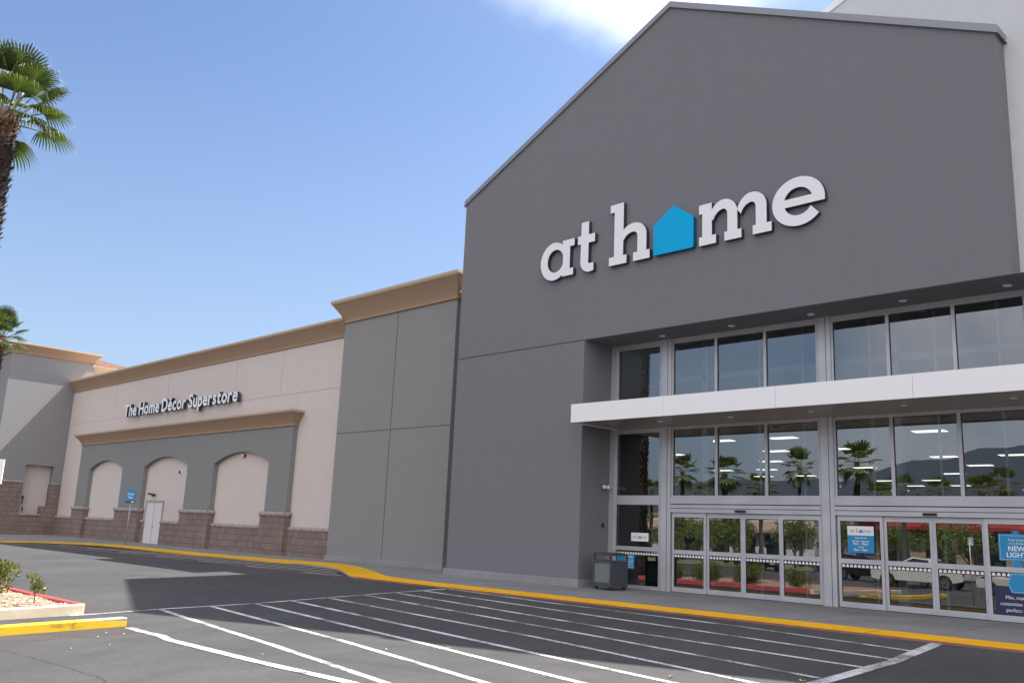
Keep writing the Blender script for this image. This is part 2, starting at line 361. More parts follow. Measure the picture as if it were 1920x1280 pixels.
def leafm(name, a, b, tr=.35, sc=3.0):
    m = bpy.data.materials.new(name); m.use_nodes = True; n = m.node_tree.nodes; l = m.node_tree.links
    p = n['Principled BSDF']; p.inputs['Roughness'].default_value = .45
    gi = n.new('ShaderNodeNewGeometry'); tc = tcoord(n); nn = noise_n(n, l, tc, sc, 4, .7)
    ad = n.new('ShaderNodeMath'); ad.operation = 'MULTIPLY_ADD'; ad.inputs[1].default_value = .55; l.new(gi.outputs['Random Per Island'], ad.inputs[0]); 
    s = n.new('ShaderNodeMath'); s.operation = 'MULTIPLY'; s.inputs[1].default_value = .5; l.new(nn, s.inputs[0]); l.new(s.outputs[0], ad.inputs[2])
    c = ramp(n, l, ad.outputs[0], [(.2, a), (.8, b)]); l.new(c, p.inputs['Base Color'])
    t = n.new('ShaderNodeBsdfTranslucent'); l.new(mixc(n, l, 1, c, (1.5, 1.6, .7), 'MULTIPLY'), t.inputs[0])
    mx = n.new('ShaderNodeMixShader'); mx.inputs[0].default_value = tr; l.new(p.outputs[0], mx.inputs[1]); l.new(t.outputs[0], mx.inputs[2]); l.new(mx.outputs[0], n['Material Output'].inputs[0]); return m
M['palm'] = leafm('palm_leaf', (.022, .045, .014), (.085, .115, .035), .28, 1)
M['petiole'] = leafm('palm_petiole', (.10, .14, .04), (.17, .2, .07), .1)
M['shrub'] = leafm('shrub_leaf', (.06, .09, .02), (.20, .20, .05), .3)
M['tree'] = leafm('tree_leaf', (.07, .11, .03), (.20, .23, .08), .25)
M['farpalm'] = leafm('far_palm_leaf', (.05, .08, .02), (.15, .17, .06), .3, 1)
M['dead'] = leafm('palm_filament', (.35, .33, .27), (.5, .48, .4), .3)
def bark(name, a, b):
    m, n, l, p = mat(name, a, .95); tc = tcoord(n); nn = noise_n(n, l, tc, 9, 6, .7); l.new(ramp(n, l, nn, [(.3, a), (.7, b)]), p.inputs['Base Color']); bump(n, l, p, nn, .7, .03); return m
M['boot'] = bark('palm_boot', (.022, .016, .014), (.075, .055, .045))
M['bootnew'] = bark('palm_new_boot', (.20, .08, .035), (.42, .21, .10))
M['bark'] = bark('bark', (.10, .075, .055), (.24, .19, .15))
def tile():
    m, n, l, p = mat('clay_roof_tile', (.42, .16, .09), .8); tc = tcoord(n)
    nn = noise_n(n, l, tc, 3, 4); l.new(ramp(n, l, nn, [(.3, (.16, .085, .06)), (.7, (.27, .15, .105))]), p.inputs['Base Color']); return m
M['tile'] = tile()

# ------------------------------------------------------------------ ground
def gz(y): return 0 if y > -4.2 else -.04*(-4.2-max(y, -18))
gm = MB(); ys = [3000, -4.2, -18, -3000]
for a, b in zip(ys, ys[1:]): gm.add([(-3000,b,gz(b)),(3000,b,gz(b)),(3000,a,gz(a)),(-3000,a,gz(a))], [(0,1,2,3)])
struct(gm.build('parking_lot', M['asphalt']))
KZ = .12
# pavement front edge (x, front y, inner edge of the yellow strip, front z)
ST = [(-75,-8.6,-8.3,.06),(-48,-8.4,-8.1,.06),(-38,-8.0,-7.6,.06),(-34,-7.3,-6.8,.06),(-31.6,-6.2,-5.7,.06),(-30.3,-5.1,-4.5,.055),(-29.4,-3.7,-3.0,.055),(-28.6,-2.4,-1.6,.05),(-27,-1.75,-.85,.05),(-24.5,-1.6,-.7,.05),
      (-17,-1.75,-.8,.05),(-13.7,-1.5,-.55,.05),(-10.5,-1.3,-.05,.05),(-8.5,-.98,.35,.05),(-7.3,-.98,.42,.05),(-5.9,-1.2,.15,.05),(-4.6,-1.6,-.3,.05),(-3.5,-2.1,-.85,.048),(-2.4,-2.72,-1.4,.045),(-1.3,-3.35,-2.0,.04),(-.5,-3.82,-2.45,.034),(.3,-4.05,-2.8,.028),
      (1.2,-4.09,-2.95,.02),(3,-4.1,-3.02,.016),(5,-4.1,-3.05,.014),(8,-4.1,-3.08,.014),(12,-4.1,-3.1,.014),(16,-4.1,-3.1,.014),(20,-4.1,-3.1,.014),(30,-4.1,-3.1,.014),(45,-4.1,-3.1,.014)]
ST = [(a, b, c, d+gz(b+.3) if a < -25 else d) for a, b, c, d in ST]
sw = MB(); YB = 2.7
for i in range(len(ST)-1):
    (x0,f0,i0,z0),(x1,f1,i1,z1) = ST[i], ST[i+1]
    # kerb face, concrete strip under the yellow, then the walk rising to the wall
    def zz(y, f, z): return z+(.12-z)*min(1, max(0, (y-f)/(1.4-f)))
    a = [(x0,f0,-.35),(x1,f1,-.35),(x1,f1,z1),(x0,f0,z0)]
    sw.add(a, [(0,1,2,3)], 1 if -9.2 < x0 < .2 else (3 if x0 >= .2 else 2))
    b = [(x0,f0,z0),(x1,f1,z1),(x1,1.4,.12),(x0,1.4,.12)]; sw.add(b, [(0,1,2,3)], 0)
    sw.add([(x0,1.4,.12),(x1,1.4,.12),(x1,YB,.12),(x0,YB,.12)], [(0,1,2,3)], 0)
struct(sw.build('sidewalk', [M['walk'], M['kerb'], M['yellow'], M['redline']]))
# control joints scored in the walk
jt = MB()
def zwalk(x, y):
    for i in range(len(ST)-1):
        if ST[i][0] <= x <= ST[i+1][0]:
            t = (x-ST[i][0])/(ST[i+1][0]-ST[i][0]); f = ST[i][1]+t*(ST[i+1][1]-ST[i][1]); z = ST[i][3]+t*(ST[i+1][3]-ST[i][3]); inn = ST[i][2]+t*(ST[i+1][2]-ST[i][2])
            return z+(.12-z)*min(1, max(0, (y-f)/(1.4-f))), f, inn
    return .12, -4, -3
x = -43.0
while x < 30:
    _, f, inn = zwalk(x, 0)
    ye = 1.9 if x < -10.5 else (1.75 if x < -2.4 else (-.15 if x < 6.3 else 1.4))
    seg = [inn+(ye-inn)*k/6 for k in range(7)]
    for k in range(6):
        z0 = zwalk(x, seg[k])[0]+.003; z1 = zwalk(x, seg[k+1])[0]+.003
        jt.add([(x-.006,seg[k],z0),(x+.006,seg[k],z0),(x+.006,seg[k+1],z1),(x-.006,seg[k+1],z1)], [(0,1,2,3)])
    x += 3.05
for (xa, xb, yy) in ((-2.2, 30, -1.2),):
    q = xa
    while q < xb:
        z0 = zwalk(q, yy)[0]+.003; z1 = zwalk(min(q+2, 30), yy)[0]+.003
        jt.add([(q,yy-.006,z0),(q+2,yy-.006,z1),(q+2,yy+.006,z1),(q,yy+.006,z0)], [(0,1,2,3)]); q += 2
struct(jt.build('sidewalk_joints', M['joint']))
# tactile strip: sheet plus rows of little truncated domes
tp = MB()
for i in range(len(ST)-1):
    (x0,f0,i0,z0),(x1,f1,i1,z1) = ST[i], ST[i+1]
    zi0 = zwalk(x0, i0)[0]+.012; zi1 = zwalk(x1-1e-6, i1)[0]+.012
    if x0 >= -.3 or x1 <= -28.5: pass
    tp.add([(x0,f0+.015,z0+.012),(x1,f1+.015,z1+.012),(x1,i1,zi1),(x0,i0,zi0)], [(0,1,2,3)], 0)
    tp.add([(x0,f0+.015,z0),(x1,f1+.015,z1),(x1,f1+.015,z1+.012),(x0,f0+.015,z0+.012)], [(0,1,2,3)], 0 if x0 < 0 else 2)
    tp.add([(x0,i0,zi0-.03),(x1,i1,zi1-.03),(x1,i1,zi1),(x0,i0,zi0)], [(3,2,1,0)], 0)
xx = -1.0
while xx < 22:
    _, f, inn = zwalk(xx, 0); yy = f+.08
    while yy < inn-.04:
        z = zwalk(xx, yy)[0]+.012; r0, r1, h = .026, .014, .012
        vs = []
        for (r, dz) in ((r0, 0), (r1, h)):
            for k in range(6): vs.append((xx+r*math.cos(k*PI/3), yy+r*math.sin(k*PI/3), z+dz))
        tp.add(vs, [(k, (k+1) % 6, 6+(k+1) % 6, 6+k) for k in range(6)]+[(6,7,8,9,10,11)], 0)
        yy += .1 if xx > 2 else .1
    xx += .1
for x in [2.4+i*2.44 for i in range(9)]:
    z0 = zwalk(x, -4)[0]; z1 = zwalk(x, -3.12)[0]
    tp.add([(x-.007,-4.06,z0+.016),(x+.007,-4.06,z0+.016),(x+.007,-3.13,z1+.016),(x-.007,-3.13,z1+.016)], [(0,1,2,3)], 1)
struct(tp.build('tactile_paving', [M['yellow'], M['joint'], M['redline']]))

def strip(mb, pts, wd, z=.004, mi=0):
    pts = [Vector((p[0], p[1], 0)) for p in pts]; L = []; R_ = []
    for i, p in enumerate(pts):
        a = pts[max(i-1, 0)]; b = pts[min(i+1, len(pts)-1)]; d = (b-a).normalized(); nn = Vector((-d.y, d.x, 0))*wd/2
        L.append((p.x+nn.x, p.y+nn.y, z+gz(p.y+nn.y))); R_.append((p.x-nn.x, p.y-nn.y, z+gz(p.y-nn.y)))
    for i in range(len(pts)-1): mb.add([R_[i], R_[i+1], L[i+1], L[i]], [(0,1,2,3)], mi)
def subdiv(a, b, n=8, j=.005):
    return [(a[0]+(b[0]-a[0])*k/n+random.uniform(-j, j), a[1]+(b[1]-a[1])*k/n+random.uniform(-j, j)) for k in range(n+1)]
rd = MB(); strip(rd, [(-60,-9.2),(-38,-8.6),(-33,-7.6),(-29.2,-6.0),(-27,-5.1),(-23.5,-4.7),(-18,-4.45),(-10,-4.3),(-4,-4.22),(0,-4.2),(12,-4.2),(24,-4.2),(44,-4.2)], .14)
struct(rd.build('red_fire_line', M['redline']))
wl = MB()
strip(wl, [(5.15,-15.0),(5.18,-14.35),(5.1,-12.71),(5.2,-11.59),(5.28,-10.51),(5.15,-8.8),(5.0,-6.88),(4.98,-4.35)], .12)
S = [[(5.2,-12.75),(11.3,-13.56),(15.07,-14.13),(19,-14.8)],[(5.2,-11.59),(11.48,-12.37),(15.92,-13.12),(19,-13.65)],[(5.25,-10.51),(12.38,-11.45),(16.75,-12.14),(18.9,-12.45)],
     [(5.3,-9.5),(13.08,-10.58),(17.58,-11.17),(18.85,-11.4)],[(5.2,-8.41),(13.25,-9.41),(18.3,-10.32),(18.8,-10.4)],[(5.15,-7.26),(13.68,-8.42),(18.72,-9.27)],[(5.1,-6.2),(13.96,-7.48),(18.8,-7.89)],[(5.1,-5.23),(13.77,-6.18),(18.8,-6.77)],[(5.1,-4.28),(9.56,-4.76),(14.92,-5.03),(18.72,-5.62)]]
for i, s_ in enumerate(S):
    p = []
    for k in range(len(s_)-1): p += subdiv(s_[k], s_[k+1], 5)[:-1]
    strip(wl, p+[s_[-1]], .125 if i < 4 else .115, .004+.0004*i)
strip(wl, subdiv((18.5,-4.32),(18.81,-6.97),4)[:-1]+subdiv((18.81,-6.97),(18.88,-9.63),4)+[(18.9,-12),(18.95,-16)], .22, .009)
strip(wl, [(7.68,-14.50),(8.6,-14.53),(9.1,-14.50),(9.6,-14.60),(12.5,-14.58),(14.77,-14.48),(18,-14.9)], .17, .0085)
struct(wl.build('crossing_stripes', M['paint']))
ls = MB()
pts_ = [(x/2, ) for x in range(-54, 0)]
for i in range(-54, 0):
    xa, xb = i/2, i/2+.5
    ya = zwalk(xa, 0)[1]-.02; yb2 = zwalk(xb, 0)[1]-.02
    if ya < -4.1 and yb2 < -4.1: continue
    ls.add([(xa,min(-4.12, ya-.01),.003),(xb,min(-4.12, yb2-.01),.003),(xb,yb2,.003),(xa,ya,.003)], [(0,1,2,3)])
struct(ls.build('layby_surface', concrete('sealed_asphalt', (.030, .028, .029), .25, 3)))
hb = MB(); x = -34.0
def kerbf(x): return zwalk(min(max(x, -60), 40), 0)[1]
while x < 0:
    pts = []
    for q in range(60):
        px = x+q*.3; py = -4.1+q*.3*.22
        if py > kerbf(px)-.04: break
        if px > -27.5: pts.append((px, py))
    if len(pts) > 2: strip(hb, pts, .21, .007)
    x += 3.9
struct(hb.build('layby_hatching', concrete('grey_road_paint', (.46, .44, .42), .12, 4)))

# planted island with kerbs
def kerbseg(mb, pts, wd, z0, z1, mi=0, b=.02):
    pts = [Vector(p) for p in pts]
    prof = [(-wd/2, z0), (-wd/2, z1-b), (-wd/2+b, z1), (wd/2-b, z1), (wd/2, z1-b), (wd/2, z0)]
    rows = []
    for i, p in enumerate(pts):
        if i == 0: nn = (pts[1]-p).normalized(); nn = Vector((-nn.y, nn.x))
        elif i == len(pts)-1: nn = (p-pts[i-1]).normalized(); nn = Vector((-nn.y, nn.x))
        else:
            a = (p-pts[i-1]).normalized(); c = (pts[i+1]-p).normalized(); na = Vector((-a.y, a.x)); nc = Vector((-c.y, c.x)); nn = (na+nc)/max(.3, (1+na.dot(nc)))
        rows.append([(p.x+nn.x*o, p.y+nn.y*o, z) for o, z in prof])
    o = len(mb.v); n = len(prof)
    for r in rows: mb.v += r
    for i in range(len(rows)-1):
        for k in range(n-1):
            mb.f.append((o+i*n+k, o+(i+1)*n+k, o+(i+1)*n+k+1, o+i*n+k+1)); mb.m.append(mi)
    mb.f.append(tuple(o+k for k in range(n))); mb.m.append(mi)
    mb.f.append(tuple(o+(len(rows)-1)*n+k for k in range(n))[::-1]); mb.m.append(mi)
isl = thing('planted_island', 'raised planting island with beige kerb, red kerb and bark mulch beside the crossing', 'planter', (5, -14.4, 0))
def under(o, root):
    o.parent = root; o.matrix_parent_inverse = Matrix.Translation(root.location).inverted() if root.rotation_euler[2] == 0 else (Matrix.Translation(root.location) @ Matrix.Rotation(root.rotation_euler[2], 4, 'Z')).inverted(); return o
def kz(mb):
    mb.v = [(a, b, c+gz(b)) for a, b, c in mb.v]; return mb
k1 = MB(); kerbseg(k1, [(5.0,-24), (5.0,-19.2), (5.02,-16.55), (5.03,-14.42), (4.93,-14.37)], .17, -.05, .204)
under(kz(k1).build('beige_kerb', M['beige']), isl)
k2 = MB(); kerbseg(k2, [(4.95,-14.36), (3,-14.37), (-4,-14.38), (-9.4,-14.4), (-9.8,-14.6), (-9.9,-24), (4.9,-24)], .17, -.05, .20)
under(kz(k2).build('red_kerb', M['redkerb']), isl)
ms = MB(); NX, NY = 90, 50
def mz(x, y): return .15+gz(y)+.05*noise.noise((x*.9, y*.9, 0))
for i in range(NX+1):
    for j in range(NY+1):
        x = -9.85+i*(4.96+9.85)/NX; y = -24+j*(24-14.42)/NY
        ms.v.append((x, y, mz(x, y)+.012*noise.noise((x*9, y*9, 3))))
for i in range(NX):
    for j in range(NY):
        a = i*(NY+1)+j; ms.f.append((a, a+NY+1, a+NY+2, a+1)); ms.m.append(0)
under(ms.build('mulch_bed', M['mulch']), isl)
yk_ = MB(); kerbseg(yk_, [(7.2,-24), (7.22,-19), (7.26,-16.6), (7.3,-14.9), (7.3,-14.42)], .26, -.05, .155, b=.015)
tag(kz(yk_).build('yellow_kerb', M['ykerb']), 'yellow painted kerb with chipped bare end near the white crossing line', 'kerb')
ch = MB(); rng = random.Random(3)
for i in range(3600):
    y = rng.uniform(-19, -14.48); x = rng.uniform(-2, 4.9); z = mz(x, y)+.012
    a = rng.uniform(0, PI); l_ = rng.uniform(.02, .05); w_ = rng.uniform(.008, .018); c, s = math.cos(a), math.sin(a); t = rng.uniform(-.01, .014)
    ch.add([(x-c*l_+s*w_, y-s*l_-c*w_, z), (x+c*l_+s*w_, y+s*l_-c*w_, z+t), (x+c*l_-s*w_, y+s*l_+c*w_, z+.01+t), (x-c*l_-s*w_, y-s*l_+c*w_, z+.008)], [(0,1,2,3)])
co = ch.build('bark_chips', leafm('bark_chip', (.16, .10, .055), (.58, .47, .34), .02)); tag(co, 'loose bark chips lying on the island bed', 'mulch', kind='stuff')
lt = MB()
for (x, y) in [(.2,-8.4),(1.9,-8.7),(9.6,-15.6),(8.6,-15.4),(9.6,-16.2),(8.2,-15.1),(8.5,-14.9),(12,-14.2),(14.6,-9.6),(12.8,-12.4),(-8.5,-3.4)]:
    a = rng.uniform(0, PI); c, s = math.cos(a)*.05, math.sin(a)*.05
    c *= .5; s *= .5
    lt.add([(x-c, y-s, .012+gz(y)), (x+s*.5, y-c*.5, .018+gz(y)), (x+c, y+s, .014+gz(y)), (x-s*.6, y+c*.6, .02+gz(y))], [(0,1,2,3)])
tag(lt.build('paper_litter', M['decal_white']), 'tiny white scraps of litter scattered on the asphalt', 'litter', kind='stuff')

# ------------------------------------------------------------------ buildings
def obj(mb, name, m, root): return under(mb.build(name, m), root)
def cornice(mb, path, prof, closed=False):
    """path: xy points; outward is on the right of travel direction... profile (o,z)"""
    pts = [Vector(p) for p in path]; rows = []
    for i, p in enumerate(pts):
        if i == 0: d = (pts[1]-p).normalized(); nn = Vector((d.y, -d.x))
        elif i == len(pts)-1: d = (p-pts[i-1]).normalized(); nn = Vector((d.y, -d.x))
        else:
            a = (p-pts[i-1]).normalized(); c = (pts[i+1]-p).normalized(); na = Vector((a.y, -a.x)); nc = Vector((c.y, -c.x)); nn = (na+nc)/(1+na.dot(nc))
        rows.append([(p.x+nn.x*o, p.y+nn.y*o, z) for o, z, m in prof])
    n = len(prof); o = len(mb.v)
    for r in rows: mb.v += r
    for i in range(len(rows)-1):
        for k in range(n-1):
            mb.f.append((o+i*n+k, o+(i+1)*n+k, o+(i+1)*n+k+1, o+i*n+k+1)); mb.m.append(prof[k+1][2])
    mb.f.append(tuple(o+k for k in range(n))); mb.m.append(0)
    mb.f.append(tuple(o+(len(rows)-1)*n+k for k in range(n))[::-1]); mb.m.append(0)
def cprof(z0, h, p):
    # bottom bead, long sloping cove, top lip: mats 0 tan, 1 light lip
    L = [(0, 0), (.09*p, 0), (.16*p, .02*h), (.16*p, .07*h), (.10*p, .09*h), (.10*p, .12*h)]
    out = [(o, z0+z, 0) for o, z in L]
    for k in range(1, 9):
        t = k/8; o = .10*p+(.78*p)*(t**1.25); z = .12*h+(.70*h)*t; out.append((o, z0+z, 0))
    out += [(.94*p, z0+.83*h, 0), (.94*p, z0+.87*h, 1), (1.0*p, z0+.885*h, 1), (1.0*p, z0+h, 1), (0, z0+h+.01, 1)]
    return out
def capline(mb, path, z, r=.09):
    """row of rough bullnose cap stones along a path (outward right)"""
    for i in range(len(path)-1):
        a = Vector(path[i]); b = Vector(path[i+1]); L = (b-a).length; n = max(1, round(L/.62)); d = (b-a)/L; nn = Vector((d.y, -d.x))
        for k in range(n):
            s0 = L*k/n+.006; s1 = L*(k+1)/n-.006; j = random.uniform(-.012, .012)
            rings = []
            for (s_, sc) in ((s0, .86), (s0+.02, 1), (s1-.02, 1), (s1, .86)):
                ring = []
                for q in range(9):
                    t = -PI/2+PI*q/8; ring.append(tuple((a+d*s_)+nn*((r*sc+j)*math.cos(t)+.0))+(z+(r*sc)*math.sin(t),))
                ring += [tuple((a+d*s_)-nn*.05)+(z+r*sc,), tuple((a+d*s_)-nn*.05)+(z-r*sc,)]
                rings.append(ring)
            o = len(mb.v); m = len(rings[0])
            for ring in rings: mb.v += ring
            for u in range(3):
                for q in range(m):
                    mb.smooth.add(len(mb.f)); mb.f.append((o+u*m+q, o+(u+1)*m+q, o+(u+1)*m+(q+1) % m, o+u*m+(q+1) % m)); mb.m.append(0)
            mb.f.append(tuple(o+q for q in range(m))[::-1]); mb.m.append(0); mb.f.append(tuple(o+3*m+q for q in range(m))); mb.m.append(0)

# --- main gabled entrance building
W = 18.98; XO = 6.19; ZS = 7.905; G = 1.53; ZE = 14.03; ZP = 18.62
ent = thing('store_entrance', 'dark grey gabled store entrance with tall glazing and slim white canopy', 'building', (0, 0, 0))
mb = MB()
mb.prism([(0,.33),(XO,.33),(XO,ZS),(W,ZS),(W,ZE),(W/2,ZP),(0,ZE)], 0, .6)
mb.box(0, XO, .6, G+.35, .33, 14.0)
mb.box(0, .4, G+.35, 9.0, 0, 13.9); mb.box(0, .4, 9.0, 30, 6.3, 13.9); mb.box(.4, 18, 29, 30, 9, 13.5)
obj(mb, 'gable_wall', M['dark'], ent)
mb = MB(); mb.box(.004, 6.16, -.012, -.004, 7.885, 7.905)
obj(mb, 'reveal_joint', M['joint'], ent)
mb = MB()
for z, y0, y1, t, e in ((-.05, -.05, .66, .19, .07), (-.08, -.075, .675, .03, .09)):
    mb.prism([(-e,ZE+z-e*.48),(W/2,ZP+z),(W+e,ZE+z-e*.48),(W+e,ZE+z+t-e*.48),(W/2,ZP+z+t),(-e,ZE+z+t-e*.48)], y0, y1)
obj(mb, 'metal_coping', M['coping'], ent)
mb = MB(); mb.bbox(-.1, XO+.05, -.07, .2, -.02, .33, .012); mb.bbox(XO-.2, XO+.05, .2, G-.12, -.02, .33, .012)
obj(mb, 'concrete_plinth', M['plinth'], ent)
# lighter taller gable behind
mb = MB(); mb.prism([(4.5,ZS),(30,ZS),(30,11.1),(15.5,17.0),(4.5,12.6)], .603, 1.2)
mb.box(25.2, 30, .603, 1.9, .12, ZS)
mb.box(4.5, 30, 1.2, 30, 9.6, 10.4)
obj(mb, 'rear_gable_wall', M['white_wall'], ent)
mb = MB(); mb.prism([(4.35,12.47),(15.5,16.95),(30.2,11.0),(30.2,11.2),(15.5,17.15),(4.35,12.67)], .55, 1.27)
obj(mb, 'rear_coping', M['fascia'], ent)
mb = MB(); mb.box(XO+.003, 25.2, .606, G+.2, ZS-.003, 8.2)
mb.box(XO+.002, 25.2, .004, .606, ZS-.008, ZS-.001)
obj(mb, 'soffit', M['soffit'], ent)
for xx in (8.63, 11.11, 13.61, 16.13, 18.6, 21.1):
    mb = MB(); mb.tube([(xx,.9,ZS-.006),(xx,.9,ZS-.03)], [.105, .095], 16, 0); mb.tube([(xx,.9,ZS-.031),(xx,.9,ZS-.034)], .07, 16, 1)
    obj(mb, 'downlight', [M['fascia'], M['sign_white']], ent)
# canopy
can = MB(); can.box(6.5, 25.2, -.80, G-.05, 5.10, 5.5); can.box(6.2, 6.5, .01, G-.05, 5.10, 5.5)
cn = obj(can, 'entrance_canopy', M['under'], ent)
mb = MB(); xs = [6.45, 9.95, 13.45, 16.95, 20.45, 23.95, 25.2]
for a, b in zip(xs, xs[1:]): mb.bbox(a+.004, b-.004, -.86, -.80, 5.075, 5.645, .004)
mb.box(6.45, 6.5, -.80, G-.06, 5.075, 5.645)
f = mb.build('fascia_panel', M['fascia']); f.parent = cn
for xx in (9.05, 11.45, 13.88, 16.3, 18.75, 21.2):
    mb = MB(); mb.tube([(xx,.24,5.098),(xx,.24,5.075)], [.085, .075], 14); mb.tube([(xx,.24,5.074),(xx,.24,5.071)], .055, 14, 1)
    f = mb.build('downlight', [M['fascia'], M['sign_white']]); f.parent = cn
# glazing bays
YF, YBk = G-.05, G+.10      # frame depth
def window(x0, x1, z0, z1, mull=(), ft=.07, name='window', fb=.07, ftop=None):
    ftop = ftop or ft
    mb = MB(); mb.box(x0, x1, YF, YBk, z0, z0+fb); mb.box(x0, x1, YF, YBk, z1-ftop, z1)
    mb.box(x0, x0+ft, YF, YBk, z0+fb, z1-ftop); mb.box(x1-ft, x1, YF, YBk, z0+fb, z1-ftop)
    for m_ in mull: mb.box(m_-.045, m_+.045, YF, YBk, z0+fb, z1-ftop)
    # dark gaskets just inside the frame
    fr = obj(mb, name, M['alu'], ent)
    xs = [x0+ft]+[q for m_ in mull for q in (m_-.045, m_+.045)]+[x1-ft]
    for a, b in zip(xs[::2], xs[1::2]):
        gb = MB(); gb.box(a, a+.014, YF+.03, YF+.05, z0+fb, z1-ftop); gb.box(b-.014, b, YF+.03, YF+.05, z0+fb, z1-ftop); gb.box(a+.014, b-.014, YF+.03, YF+.05, z1-ftop-.014, z1-ftop)
        gq = gb.build('gasket', M['black']); gq.parent = fr
        gl = MB(); gl.add([(a,G,z0+fb),(b,G,z0+fb),(b,G,z1-ftop),(a,G,z1-ftop)], [(0,1,2,3)]); gp = gl.build('pane', M['glass']); gp.parent = fr
    return fr
BAYS = [(8.60, 13.49), (13.88, 18.80), (19.19, 24.1)]
mulls = [(10.2, 11.85), (15.45, 17.12), (20.8, 22.45)]
def post(x0, x1, z0, z1, split=True):
    mb = MB(); mb.box(x0, x1, YF-.05, YBk+.02, z0, z1)
    if split: mb.box(x1-.14, x1-.125, YF-.053, YF-.05, z0, z1, 1); mb.box(x0+.02, x0+.025, YF-.053, YF-.05, z0, z1, 1)
    obj(mb, 'mullion_post', [M['alu'], M['joint']], ent)
for x0, x1 in ((8.21, 8.60), (13.49, 13.88), (18.80, 19.19), (24.1, 24.5)): post(x0, x1, .12, ZS-.004)
post(XO, XO+.2, .12, ZS-.004, False)
post(24.5, 25.2, .12, ZS-.004, False)
# upper band and lower band
for (x0, x1), ml in zip(BAYS, mulls):
    window(x0, x1, 5.15, ZS-.004, ml, .06, ftop=.16); window(x0, x1, 2.93, 5.09, ml, .06, fb=.05, ftop=.09)
window(XO+.2, 8.21, 5.15, ZS-.004, (), .08, ftop=.18); window(XO+.2, 8.21, 2.93, 5.09, (), .08, fb=.05, ftop=.14)
window(XO+.2, 8.21, .12, 1.38, (), .08, fb=.10, ftop=.11); window(XO+.2, 8.21, 1.38, 2.93, (), .08, fb=.015, ftop=.24)
mb = MB(); mb.box(XO+.01, 25.2, G-.03, G+.08, 5.09, 5.15); obj(mb, 'canopy_beam', M['alu'], ent)
# sliding doors
def leaf(x0, x1, y, st=.075):
    mb = MB(); z0, z1 = .135, 2.46
    mb.box(x0, x1, y-.025, y+.025, z0, z0+.14); mb.box(x0, x1, y-.025, y+.025, z1-.13, z1)
    mb.box(x0, x0+st, y-.025, y+.025, z0+.14, z1-.13); mb.box(x1-st, x1, y-.025, y+.025, z0+.14, z1-.13)
    mb.box(x0+st, x1-st, y-.022, y+.022, 1.24, 1.36)
    fr = obj(mb, 'door_leaf', M['alu'], ent)
    for a, b in ((z0+.14, 1.24), (1.36, z1-.13)):
        gb = MB(); gb.box(x0+st, x0+st+.012, y-.012, y+.012, a, b); gb.box(x1-st-.012, x1-st, y-.012, y+.012, a, b); gb.box(x0+st+.012, x1-st-.012, y-.012, y+.012, b-.012, b)
        q = gb.build('gasket', M['black']); q.parent = fr
        gl = MB(); gl.add([(x0+st,y,a),(x1-st,y,a),(x1-st,y,b),(x0+st,y,b)], [(0,1,2,3)]); gp = gl.build('pane', M['glass']); gp.parent = fr
    return fr
def housepoly(cx, z0, w, h, r=.0):
    return [(cx-w/2, z0), (cx+w/2, z0), (cx+w/2, z0+h*.62), (cx, z0+h), (cx-w/2, z0+h*.62)]
def dotstrip(x0, x1, y, z=1.185):
    mb = MB(); mb.box(x0, x1, y-.006, y-.003, z-.052, z+.05, 1)
    n = max(1, int((x1-x0)/.1)); s = (x1-x0)/n
    for k in range(n): mb.prism(housepoly(x0+(k+.5)*s, z-.035, s*.68, .075), y-.011, y-.007)
    return obj(mb, 'house_dot_strip', [M['decal_white'], M['decal_dark']], ent)
for bi, (x0, x1) in enumerate(BAYS):
    w4 = (x1-x0-.06)/4; X = [x0+.03+w4*k for k in range(5)]
    mb = MB(); mb.box(x0, x1, YF-.03, YBk, 2.73, 2.93); mb.box(x0, x1, YF-.07, YBk, 2.47, 2.70); mb.box(x0, x1, YF-.055, YBk, 2.70, 2.73, 1); mb.box(x0, x1, YF-.078, YF-.07, 2.585, 2.60, 1); mb.box(x0, x1, YF-.02, YBk, .122, .134, 1)
    obj(mb, 'door_header', [M['alu'], M['joint']], ent)
    for k in range(4):
        y = G-.02 if k in (0, 3) else G+.035
        leaf(X[k]+.002, X[k+1]-.002, y); 
        if not (bi == 1 and k == 3): dotstrip(X[k]+.08, X[k+1]-.08, y)
        elif True: dotstrip(X[k]+.08, X[k]+.52, y)
    mb = MB(); mb.bbox(X[2]-.16, X[2]+.17, YF-.13, YF-.071, 2.495, 2.56, .01); obj(mb, 'motion_sensor', M['black'], ent)
dotstrip(XO+.3, 8.12, G)

# interior behind the glass
st = MB(); st.box(.4, 40, G+.3, 9.1, -.02, .121); st.box(-10, 40, 9.1, 46, -.02, .121); obj(st, 'shop_floor', concrete('shop_floor', (.10, .10, .105), .2), ent)
ceil_m = mat('shop_ceiling', (.10, .11, .12), .9)[0]
st = MB(); st.box(-10, 40, 9.1, 46, 6.2, 6.3); st.box(.4, 40, G+1.2, 9.1, 6.2, 6.3); st.box(-10.1, -10, 9, 46, .1, 6.3); st.box(-10, 0, 9.0, 9.1, .1, 6.3); st.box(-10, 40, 46, 46.1, .1, 9.5); st.box(40, 40.1, G+.3, 46, .1, 9.5)

